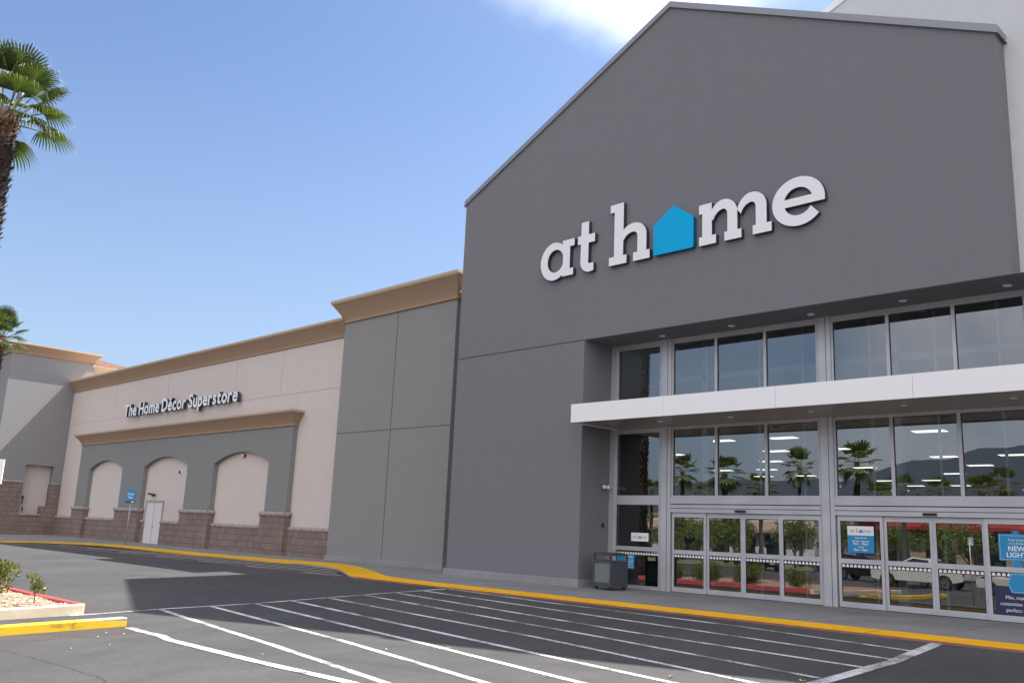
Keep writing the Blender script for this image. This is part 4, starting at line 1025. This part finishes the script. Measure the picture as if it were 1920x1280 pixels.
# twin emergency light and card reader on the jamb
mb = MB(); mb.bbox(XO+.001, XO+.07, 1.06, 1.20, 3.18, 3.28, .01)
for yy in (1.03, 1.23): mb.tube([(XO+.04,yy,3.23),(XO+.12,yy,3.22)], [.045, .075], 12, 0); mb.sphere((XO+.125,yy,3.22), .065, 10, 1)
small('emergency_light', 'twin round emergency light on the dark wall beside the glass', 'light', mb, [M['steel'], M['sign_white']])
mb = MB(); mb.bbox(XO+.001, XO+.05, 1.08, 1.16, 1.94, 2.08, .006)
small('card_reader', 'small black card reader box on the dark side wall above bin', 'card reader', mb, M['black'])
# kerbside pickup sign
ps = thing('pickup_sign', 'blue kerbside pickup sign on a thin steel post before the arcade', 'sign post', (-26.3, -.57, .1), math.radians(8))
def pobj(mb, name, m): o = mb.build(name, m); o.parent = ps; return o
pobj(MB().tube([(0,0,0),(0,0,2.75)], .03, 8), 'post', M['steel'])
pobj(MB().bbox(-.47, .47, -.045, -.025, 2.42, 3.0, .004), 'sign_panel', M['decal_blue'])
pobj(MB().box(-.47, .47, -.047, -.025, 2.27, 2.415), 'lower_strip', mat('olive_strip', (.05, .09, .07), .5)[0])
t = text_mesh('Customer', .17, .004, .002, 'CENTER'); placed(t, 0, -.05, 2.72); pobj(t, 'lettering', M['decal_white'])
t = text_mesh('Pickup', .17, .004, .002, 'CENTER'); placed(t, 0, -.05, 2.53); pobj(t, 'lettering', M['decal_white'])
pobj(MB().box(.1, .38, -.051, -.048, 2.31, 2.37), 'arrow_mark', M['decal_white'])
# white sign just entering the frame at left
ws = thing('white_sign', 'plain white sign board cut off by the left edge of the photo', 'sign', (10.58, -18.04, -.5), math.radians(45.4))
o = MB().tube([(0,0,0),(0,0,2.84)], .025, 8).build('post', M['steel']); o.parent = ws
o = MB().bbox(-.22, .22, -.04, -.02, 2.48, 2.83, .004).build('board', M['decal_white']); o.parent = ws

# ------------------------------------------------------------------ palms, shrubs, trees
def fan_leaf(mb, rg, base, dirv, upv, pet, rad, nseg, mi=0, droop=.25, fil=None, folded=1.0):
    """petiole and a pleated fan blade with drooping split tips"""
    d = dirv.normalized(); side = d.cross(upv).normalized(); nrm = side.cross(d).normalized()
    # arching petiole
    pts = []
    for k in range(5):
        t = k/4; pts.append(base+d*pet*t-Vector((0,0,1))*pet*.12*t*t)
    mb.tube(pts, [.035, .028, .024, .02, .016], 5, 1, False)
    hub = pts[-1]; dd = (pts[-1]-pts[-2]).normalized()
    side = dd.cross(upv).normalized(); nrm = side.cross(dd).normalized()
    A = math.radians(112)*folded
    rings = []
    for k in range(nseg+1):
        a = -A+2*A*k/nseg
        L = rad*(.72+.28*math.cos(a*.8))*rg.uniform(.95, 1.04)
        out = dd*math.cos(a)+side*math.sin(a)
        row = []
        for q, fr in enumerate((0.02, .3, .58, .82, 1.0)):
            z = nrm*(.10*rad*math.sin(fr*PI*.8)*(abs(math.sin(a))*1.2-.3))-Vector((0,0,1))*rad*droop*(max(0, fr-.35)**1.8)*2.2
            row.append(hub+out*L*fr+z)
        rings.append((a, out, row, L))
    for k in range(nseg):
        a0, o0, r0, L0 = rings[k]; a1, o1, r1, L1 = rings[k+1]
        mid = [(r0[i]+r1[i])/2 for i in range(5)]
        pl = nrm*rad*.022
        # inner fused part as a pleat
        mb.add([r0[0], r0[1], r0[2], mid[2]+pl, mid[1]+pl, mid[0]], [(0,1,4,5),(1,2,3,4)], mi)
        mb.add([r1[0], r1[1], r1[2], mid[2]+pl, mid[1]+pl, mid[0]], [(5,4,1,0),(4,3,2,1)], mi)
        # free finger
        j = rg.uniform(-.03, .03)*rad; tip = mid[4]+side*j-Vector((0,0,1))*rg.uniform(0, .10)*rad; m3 = mid[3]+pl*.6; w3 = (r1[3]-r0[3])*.27
        mb.add([r0[2], mid[2]+pl, m3, m3-w3, tip], [(0,1,2,3),(3,2,4)], mi); mb.add([r1[2], mid[2]+pl, m3, m3+w3, tip], [(3,2,1,0),(4,2,3)], mi)
        if fil is not None and rg.random() < fil:
            t2 = tip+(tip-mid[3]).normalized()*rad*.10-Vector((0,0,1))*rad*rg.uniform(.08, .25); w = side*.004
            mb.add([tip-w, tip+w, t2], [(0,1,2)], 2)
def palm(name, label, x, y, zb, zt, R_, seed, hi=True, group=None, lean=(0, 0)):
    rg = random.Random(seed); root = thing(name, label, 'palm tree', (x, y, zb), 0, group)
    H = zt-zb; mb = MB(); n = 16
    tr = R_*(.165 if hi else .10)
    pts = [(lean[0]*(k/n), lean[1]*(k/n), H*k/n) for k in range(n+1)]
    rs = [tr*(1.25 if k == 0 else (1.0+.06*math.sin(k*1.7) + (.04 if k > n-3 else 0))) for k in range(n+1)]
    mb.tube(pts, rs, 14 if hi else 8, 0)
    nb = int((H*10) if hi else 0)
    if hi:
        lev = int(H/.105)
        for q in range(lev):
            z = q*.105+rg.uniform(-.03, .03); f = z/H
            for k in range(14):
                a = 2*PI*(k+.5*(q % 2))/14+rg.uniform(-.15, .15); r = tr*.93
                cx, cy = lean[0]*f, lean[1]*f; c, s_ = math.cos(a), math.sin(a); L = rg.uniform(.10, .24); o = rg.uniform(.04, .16); w_ = rg.uniform(.045, .09)
                b0 = Vector((cx+c*r, cy+s_*r, z)); tp_ = Vector((cx+c*(r+o), cy+s_*(r+o), z+L*.8)); sd_ = Vector((-s_, c, 0))*w_
                mi = 1 if z > H-rg.uniform(.6, 1.1) else 0
                mb.add([b0-sd_, b0+sd_, tp_+sd_*.6, tp_-sd_*.6, tp_+Vector((0,0,.03)), b0-Vector((0,0,.05))+Vector((c,s_,0))*.03], [(0,1,2,3),(3,2,4),(5,1,0)], mi)
    o = mb.build('trunk', [M['boot'], M['bootnew']]); o.parent = root
    cr = MB(); top = Vector((lean[0], lean[1], H-.05)); nf = 23 if hi else 24
    for k in range(nf):
        t = (k+.5)/nf; elv = math.radians(80-(84 if hi else 140)*t**1.25+rg.uniform(-9, 9)); a = k*2.39996+rg.uniform(-.15, .15)
        d = Vector((math.cos(a)*math.cos(elv), math.sin(a)*math.cos(elv), math.sin(elv)))
        upv = Vector((0,0,1)) if abs(d.z) < .9 else Vector((math.cos(a+PI), math.sin(a+PI), .2))
        up_ = 1.25-.45*t; pet = R_*rg.uniform(.46, .58)*up_; rad = R_*rg.uniform(.42, .50)*(1.12-.25*t)
        fan_leaf(cr, rg, top+Vector((d.x, d.y, 0)).normalized()*tr*.5+Vector((0,0,-.35*t)), d, upv, pet, rad, 30 if hi else 10, 0, .05+.30*t*t, .8 if hi else None, .80 if t < .4 else .95)
    o = cr.build('crown', [M['palm'] if hi else M['farpalm'], M['petiole'], M['dead']]); o.parent = root
    return root
palm('fan_palm', 'tall fan palm cut by the left edge high against the sky, dark shaggy trunk', -5.04, -14.92, -.30, 13.8, 2.3, 12)
palm('fan_palm', 'smaller distant fan palm whose crown stands just above the far tower cornice', -31.1, -7.2, 0, 11.3, 1.7, 23)
PG = 'fan palms across the parking lot'
pl0 = palm('fan_palm', 'fan palm standing far across the parking lot', -45.6, -78, -.55, 10.9, 2.6, 31, False, PG)
for i, (x, y, z) in enumerate([(-37.8,-71.2,7.4),(-33.0,-68.3,9.6),(-33.6,-77.3,8.6),(-25.8,-72.4,10.6),(-20.3,-75.1,11.2),(-24.0,-89.9,8.2),(-10.4,-63.0,7.3),(-48.9,-75.6,8.0),(-11.7,-89.1,8.8),(-15.4,-108.9,11.0),(-19.4,-97.0,9.3)]):
    c = copy_tree(pl0); c.location = (x, y, -.55+(z-10.9)*.0); c.scale = (1, 1, (z+.55)/11.45); c.rotation_euler = (0, 0, i*1.7)
    k = .8+.06*((i*5) % 7)
    c.scale = (k, k, (z+.55)/11.45)

def leaf_cloud(mb, rg, c, r, n, ls, mi=0, shell=.35, sq=(1, 1, .8)):
    for k in range(n):
        while True:
            v = Vector((rg.uniform(-1, 1), rg.uniform(-1, 1), rg.uniform(-1, 1)))
            if shell < v.length < 1: break
        p = Vector(c)+Vector((v.x*r*sq[0], v.y*r*sq[1], v.z*r*sq[2]))
        d = (v.normalized()+Vector((rg.uniform(-.8, .8), rg.uniform(-.8, .8), rg.uniform(-.3, .9)))).normalized(); s_ = d.orthogonal().normalized(); s_.rotate(Matrix.Rotation(rg.uniform(0, 6.28), 3, d))
        L = ls*rg.uniform(.7, 1.3); w_ = L*.26
        mb.add([p, p+d*L*.45+s_*w_, p+d*L, p+d*L*.45-s_*w_], [(0,1,2,3)], mi)
def shrub(name, label, x, y, r, h, seed, group=None, n=900, ls=.07, stemh=.0):
    rg = random.Random(seed); z0 = mz(x, y) if abs(x) < 20 and y > -24 else -.55
    root = thing(name, label, 'shrub', (x, y, z0), 0, group); st_ = MB(); fo = MB()
    for k in range(14 if stemh == 0 else 5):
        a = rg.uniform(0, 2*PI); rr = r*rg.uniform(.2, .75) if stemh == 0 else r*rg.uniform(.1, .6); zt = h*rg.uniform(.5, .9)
        if stemh: st_.tube([(0,0,0),(.01,.0,stemh),(math.cos(a)*rr*.5, math.sin(a)*rr*.5, (stemh+zt)/2),(math.cos(a)*rr, math.sin(a)*rr, zt)], [.012,.01,.006,.003], 5)
        else: st_.tube([(0,0,0),(math.cos(a)*rr*.5, math.sin(a)*rr*.5, zt*.5),(math.cos(a)*rr, math.sin(a)*rr, zt)], [.014,.009,.004], 5)
    lo = stemh
    for k in range(16 if stemh == 0 else 7):
        a = rg.uniform(0, 2*PI); q = rg.uniform(.1, .75); zc = lo+(h-lo)*rg.uniform(.15, .85) if stemh else h*rg.uniform(.2, .85)
        leaf_cloud(fo, rg, (math.cos(a)*r*q, math.sin(a)*r*q, zc), r*rg.uniform(.28, .42), n//16 if stemh == 0 else n//7, ls, 0, .1, (1, 1, .9))
    o = st_.build('stem', M['bark']); o.parent = root; o = fo.build('foliage', M['shrub']); o.parent = root; return root
shrub('bush', 'dense green and bronze bush on the mulch at the left edge', 1.15, -15.15, .62, .86, 4, n=3200, ls=.075)
shrub('sapling', 'small single stemmed shrub growing alone out of the mulch', 4.2, -15.05, .22, .66, 9, n=330, ls=.07, stemh=.2)
SG = 'bushes along the island left of the frame'
b0 = shrub('bush', 'bushy shrub further along the planting island', -1.5, -16.2, .8, 1.0, 14, SG, n=2200, ls=.09)
for i, (x, y) in enumerate([(-3.2,-15.6),(-6.2,-16.0),(-7.6,-15.4),(-8.9,-16.6),(-.5,-18.2),(-3.6,-18.6),(-6.8,-18.4),(2.2,-18.4),(-1.8,-21)]):
    c = copy_tree(b0); c.location = (x, y, mz(x, y)); c.rotation_euler = (0, 0, i*1.3); k = .8+.07*(i % 5); c.scale = (k, k, k)
def tree(name, label, x, y, h, r, seed, group=None, n=3000):
    rg = random.Random(seed); root = thing(name, label, 'tree', (x, y, -.6), 0, group); tk = MB(); fo = MB()
    tk.tube([(0,0,0),(.05,.02,h*.25),(.0,.08,h*.55),(.05,.0,h*.8)], [.17,.13,.09,.04], 8)
    for k in range(9):
        a = k*2.4; z0 = h*rg.uniform(.28, .6); e = Vector((math.cos(a)*r*.7, math.sin(a)*r*.7, z0+h*rg.uniform(.15, .35)))
        tk.tube([(0,.03,z0), (e.x*.5, e.y*.5, (z0+e.z)/2+.1), tuple(e)], [.07,.045,.02], 6)
        leaf_cloud(fo, rg, e, r*rg.uniform(.35, .5), n//14, .22, 0, .2)
    for k in range(5): leaf_cloud(fo, rg, (rg.uniform(-.3, .3)*r, rg.uniform(-.3, .3)*r, h*rg.uniform(.62, .92)), r*.45, n//14, .22, 0, .2)
    o = tk.build('trunk', M['bark']); o.parent = root; o = fo.build('crown', M['tree']); o.parent = root; return root
gl_ = MB(); gl_.add([(-70,-75,-.54),(-2,-75,-.54),(-2,-55,-.54),(-70,-55,-.54)], [(0,1,2,3)]); struct(gl_.build('lawn', leafm('grass_cover', (.10, .14, .04), (.26, .26, .11), .0, .6)))
TG = 'leafy trees across the parking lot'
t0 = tree('leafy_tree', 'green leafy tree across the parking lot', -30, -60, 5.2, 2.0, 41, TG)
for i, (x, y, k) in enumerate([(-34,-58,.8),(-25.5,-58,.9),(-38,-66,1.1),(-21,-62,1.0),(-29,-52,.75),(-18,-66,1.1),(-41,-60,.85),(-45,-66,1.1),(-14,-70,1.0),(-33,-70,1.2),(-8,-66,1.0),(-24,-50,.6),(-3,-58,1.0),(-50,-72,1.2)]):
    c = copy_tree(t0); c.location = (x, y, -.6); c.rotation_euler = (0, 0, i*2.1); c.scale = (k, k, k*(.9+.05*(i % 4)))

# ------------------------------------------------------------------ parked cars, seen in the glass
M['tyre'], *_ = mat('tyre_rubber', (.02, .02, .02), .8); M['rim'], *_ = mat('alloy_rim', (.6, .6, .62), .25, .9)
M['carglass'], *_ = mat('car_glass', (.02, .025, .03), .06); M['lamp_c'], *_ = mat('headlamp_glass', (.6, .62, .65), .15); M['lamp_r'], *_ = mat('tail_lamp', (.35, .01, .01), .25)
def carpaint(n_, c):
    m, n, l, p = mat(n_, c, .3, .1); p.inputs['Coat Weight'].default_value = .8; p.inputs['Coat Roughness'].default_value = .05; return m
CP = {'black': carpaint('black_car_paint', (.012, .012, .014)), 'grey': carpaint('graphite_car_paint', (.05, .055, .06)), 'white': carpaint('white_car_paint', (.66, .64, .56)), 'silver': carpaint('silver_car_paint', (.42, .43, .45)), 'red': carpaint('red_car_paint', (.28, .02, .02))}
def vehicle(kind, paint_, label, cat, x, y, rz, group=None):
    # profiles: lower body side outline (x,z), cabin outline; front at +x
    if kind == 'suv': L, Wd, body, cab, wr, wx = 4.8, 1.92, [(-2.4,.45),(2.35,.42),(2.42,.75),(2.3,1.0),(1.35,1.12),(-2.38,1.14),(-2.42,.8)], [(-2.3,1.14),(-2.1,1.72),(-1.7,1.78),(.25,1.76),(1.25,1.12)], .37, 1.42
    elif kind == 'pickup': L, Wd, body, cab, wr, wx = 5.7, 2.0, [(-2.85,.52),(2.8,.5),(2.86,.85),(2.75,1.12),(1.5,1.2),(-2.85,1.2)], [(-1.0,1.2),(-.9,1.78),(.35,1.84),(1.4,1.2)], .4, 1.75
    else: L, Wd, body, cab, wr, wx = 4.6, 1.82, [(-2.3,.35),(2.25,.32),(2.3,.6),(2.15,.78),(1.2,.92),(-1.5,.98),(-2.25,.92)], [(-1.75,.97),(-1.05,1.40),(.15,1.44),(1.15,.92)], .33, 1.35
    root = thing({'suv': 'parked_suv', 'pickup': 'parked_pickup', 'sedan': 'parked_car'}[kind], label, cat, (x, y, gz(y)), rz, group)
    def loft(poly, w0, w1, zr, mb):
        z0 = min(p[1] for p in poly); z1 = max(p[1] for p in poly); n = len(poly)
        rows = []
        for t, sh in ((-1, 0), (-.86, .05), (.86, .05), (1, 0)):
            rows.append([(px*(1-.0*abs(t)) if abs(t) < 1 else px*.985, (w0+(w1-w0)*((pz-z0)/(z1-z0)))*(t if abs(t) < 1 else t)/2, pz+(.012 if abs(t) < 1 else 0)) for px, pz in poly])
        o = len(mb.v)
        for r in rows: mb.v += r
        for i in range(3):
            for k in range(n): mb.f.append((o+i*n+k, o+i*n+(k+1) % n, o+(i+1)*n+(k+1) % n, o+(i+1)*n+k)); mb.m.append(0)
        mb.f.append(tuple(o+k for k in range(n))[::-1]); mb.m.append(0); mb.f.append(tuple(o+3*n+k for k in range(n))); mb.m.append(0)
    # body outline with wheel arches cut
    low = []
    for cx in (-wx, wx):
        low += [(cx+(wr+.07)*math.cos(PI-PI*k/8), wr+(wr+.07)*math.sin(PI*k/8)) for k in range(9)]
    b0_, b1_ = body[0], body[1]
    outl = [b0_]+[p for p in low]+[b1_]+body[2:]
    outl = [(p[0], max(p[1], .28 if kind == 'sedan' else .38)) if i in range(1, 19) else p for i, p in enumerate(outl)]
    mb = MB(); loft(outl, Wd*.98, Wd, 0, mb)
    if kind == 'pickup': mb.box(-2.7, -1.1, -.8, .8, 1.195, 1.215)
    bo = mb.build('body', paint_); bo.parent = root
    bv = bo.modifiers.new('b', 'BEVEL'); bv.width = .03; bv.segments = 2; bv.limit_method = 'ANGLE'; bv.angle_limit = .6
    mb = MB(); loft(cab, Wd*.92, Wd*.70, 0, mb); cb = mb.build('cabin', paint_); cb.parent = root
    bv = cb.modifiers.new('b', 'BEVEL'); bv.width = .03; bv.segments = 2
    # windows: inset cabin outline a little proud of each side, windscreen and rear window
    mb = MB(); zc0 = min(p[1] for p in cab); zc1 = max(p[1] for p in cab); cx = sum(p[0] for p in cab)/len(cab); czm = (zc0+zc1)/2
    ins = [(cx+(p[0]-cx)*.84, czm+(p[1]-czm)*.68+.01) for p in cab]
    for sgn in (-1, 1):
        vs = [(px, sgn*((Wd*.92+(Wd*.70-Wd*.92)*((pz-zc0)/(zc1-zc0)))/2+.006), pz) for px, pz in ins]
        mb.add(vs, [tuple(range(len(vs)))[::(-1 if sgn > 0 else 1)]])
    def quad(a, b, ww0, ww1, off):
        dx = (b[0]-a[0]); dz = b[1]-a[1]; q0 = (a[0]+dx*.1+off, a[1]+dz*.1+.01); q1 = (a[0]+dx*.9+off, a[1]+dz*.9+.01)
        mb.add([(q0[0], -ww0, q0[1]), (q0[0], ww0, q0[1]), (q1[0], ww1, q1[1]), (q1[0], -ww1, q1[1])], [(0,1,2,3)])
    quad(cab[-1], cab[-2], Wd*.42, Wd*.32, .02); quad(cab[0], cab[1], Wd*.40, Wd*.32, -.02)
    o = mb.build('window', M['carglass']); o.parent = root
    for sx in (-1, 1):
        for sy in (-1, 1):
            yy = sy*(Wd/2-.12); mb = MB(); mb.tube([(sx*wx,yy-.11,wr),(sx*wx,yy-.10,wr),(sx*wx,yy+.10,wr),(sx*wx,yy+.11,wr)], [wr*.9,wr,wr,wr*.9], 20)
            ty = mb.build('wheel', M['tyre']); ty.parent = root
            mb = MB(); ye = yy+sy*.112
            for k in range(6):
                a = k*PI/3; c, s_ = math.cos(a), math.sin(a); r1 = wr*.62; w_ = .045
                mb.add([(sx*wx-s_*w_, ye, wr+c*w_), (sx*wx+s_*w_, ye, wr-c*w_), (sx*wx+c*r1+s_*w_*.7, ye+sy*.012, wr+s_*r1-c*w_*.7), (sx*wx+c*r1-s_*w_*.7, ye+sy*.012, wr+s_*r1+c*w_*.7)], [(0,1,2,3)])
            ring = [(wr*.60, .005), (wr*.70, .015)]
            n_ = 20
            for k in range(n_):
                a0, a1 = 2*PI*k/n_, 2*PI*(k+1)/n_
                mb.add([(sx*wx+math.cos(a)*r, ye+sy*h, wr+math.sin(a)*r) for a, (r, h) in ((a0, ring[0]), (a0, ring[1]), (a1, ring[1]), (a1, ring[0]))], [(0,1,2,3)])
            rm = mb.build('rim', M['rim']); rm.parent = ty
    zf = body[2][1]
    for sy in (-1, 1):
        mb = MB(); mb.bbox(L/2-.22, L/2-.0, sy*(Wd/2-.28)-.2, sy*(Wd/2-.28)+.2, zf, zf+.14, .02); o = mb.build('headlight', M['lamp_c']); o.parent = root
        mb = MB(); mb.bbox(-L/2-.02, -L/2+.1, sy*(Wd/2-.14)-.1, sy*(Wd/2-.14)+.1, zf, zf+.22, .02); o = mb.build('tail_light', M['lamp_r']); o.parent = root
    mb = MB(); mb.bbox(L/2-.06, L/2+.03, -.5, .5, .42, zf+.05, .02); mb.bbox(-L/2-.05, -L/2+.06, -Wd*.45, Wd*.45, .45, .62, .03); o = mb.build('bumper_trim', M['black']); o.parent = root
    return root
CG = 'cars parked across the lot from the entrance'
for a in [('suv','black','black suv parked across the lot, mirrored in the right doors','suv',-4.4,-41.2,.1), ('sedan','grey','graphite saloon parked between the black suv and white pickup','car',.2,-37.6,.15),
          ('pickup','white','cream white pickup parked across the lot','pickup',2.2,-34.2,PI+.05), ('sedan','white','white saloon nosed up behind the pickup','car',8.7,-31.6,PI+.25),
          ('sedan','black','black saloon parked alone left of the suv','car',-17.5,-48.8,.3), ('sedan','silver','silver saloon in the second row','car',3.5,-47,.1), ('suv','grey','graphite suv in the second row','suv',-3.5,-52.5,.1),
          ('sedan','red','dark red saloon near the trees','car',-14,-56,.2), ('suv','silver','silver suv in the third row','suv',9.5,-45,.1), ('pickup','black','black pickup in the third row','pickup',12,-52,.1), ('sedan','white','white saloon far back near the red roofed shop','car',2,-60,.1)]:
    vehicle(a[0], CP[a[1]], a[2], a[3], a[4], a[5], a[6], CG)
# ------------------------------------------------------------------ shops and hills behind the photographer
def shop(name, label, x0, x1, y0, y1, h, wallm, roofm, rooft=1.2):
    root = thing(name, label, 'building', (x0, y1, -.55))
    mb = MB(); mb.box(x0, x1, y0, y1, -.6, h); under(mb.build('wall', wallm), root)
    mb = MB(); mb.prism([(y1+1.6, h*.62), (y1+1.6, h*.68), (y1-.0, h*.9), (y1-.0, h*.84)], x0-.3, x1+.3, 0); mb.box(x0-.2, x1+.2, y0-.2, y1+.2, h, h+rooft*.4); under(mb.build('awning_roof', roofm), root)
    x = x0+2
    k = 0
    while x < x1-4:
        mb = MB(); mb.box(x, x+3.2, y1+.004, y1+.05, .3, h*.55); under(mb.build('shop_window', M['carglass']), root); x += 5; k += 1
    return root
shop('cream_shop', 'long cream shop building far across the lot', -95, -40, -125, -104, 5.8, M['cream'], M['tan'])
shop('red_roof_shop', 'shop with a red awning roof across the lot', -22, 10, -98, -80, 6.4, M['tan'], mat('red_metal_roof', (.30, .03, .03), .6)[0])
shop('grey_shop', 'pale grey shop across the lot between the trees', -38, -25, -128, -110, 5.2, M['white_wall'], M['mid'])
hl = MB(); pr0 = None
for i in range(61):
    x = -2600+i*70; 
    hh = 95+120*math.exp(-((x+350)/520)**2)+45*math.exp(-((x+1300)/400)**2)+22*noise.noise((i*.5, 7, 0))
    cur = [(x, -1500, -2), (x+10*noise.noise((i, 0, 0)), -1650, hh*.55), (x, -1850, hh), (x, -2300, -2)]
    if pr0: 
        for k in range(3): hl.add([pr0[k], cur[k], cur[k+1], pr0[k+1]], [(0,1,2,3)])
    pr0 = cur
struct(hl.build('hills', mat('dry_hills', (.045, .058, .075), 1)[0]))

lf = MB(); rg = random.Random(8)
for (x, y) in [(17.95,-10.35),(18.7,-9.75),(17.3,-10.9),(16.2,-12.2),(13.4,-11.6)]:
    for k in range(3):
        a = rg.uniform(0, 6.28); px, py = x+rg.uniform(-.04, .04), y+rg.uniform(-.04, .04); c, s_ = math.cos(a), math.sin(a); z = gz(y)+.012
        lf.add([(px, py, z), (px+c*.03-s_*.018, py+s_*.03+c*.018, z+.025), (px+c*.075, py+s_*.075, z+.012), (px+c*.03+s_*.018, py+s_*.03-c*.018, z+.03)], [(0,1,2,3)])
tag(lf.build('dry_leaves', leafm('dry_leaf', (.30, .13, .02), (.55, .28, .05), .2)), 'small dry orange leaves lying on the striped asphalt in front', 'leaves', kind='stuff')
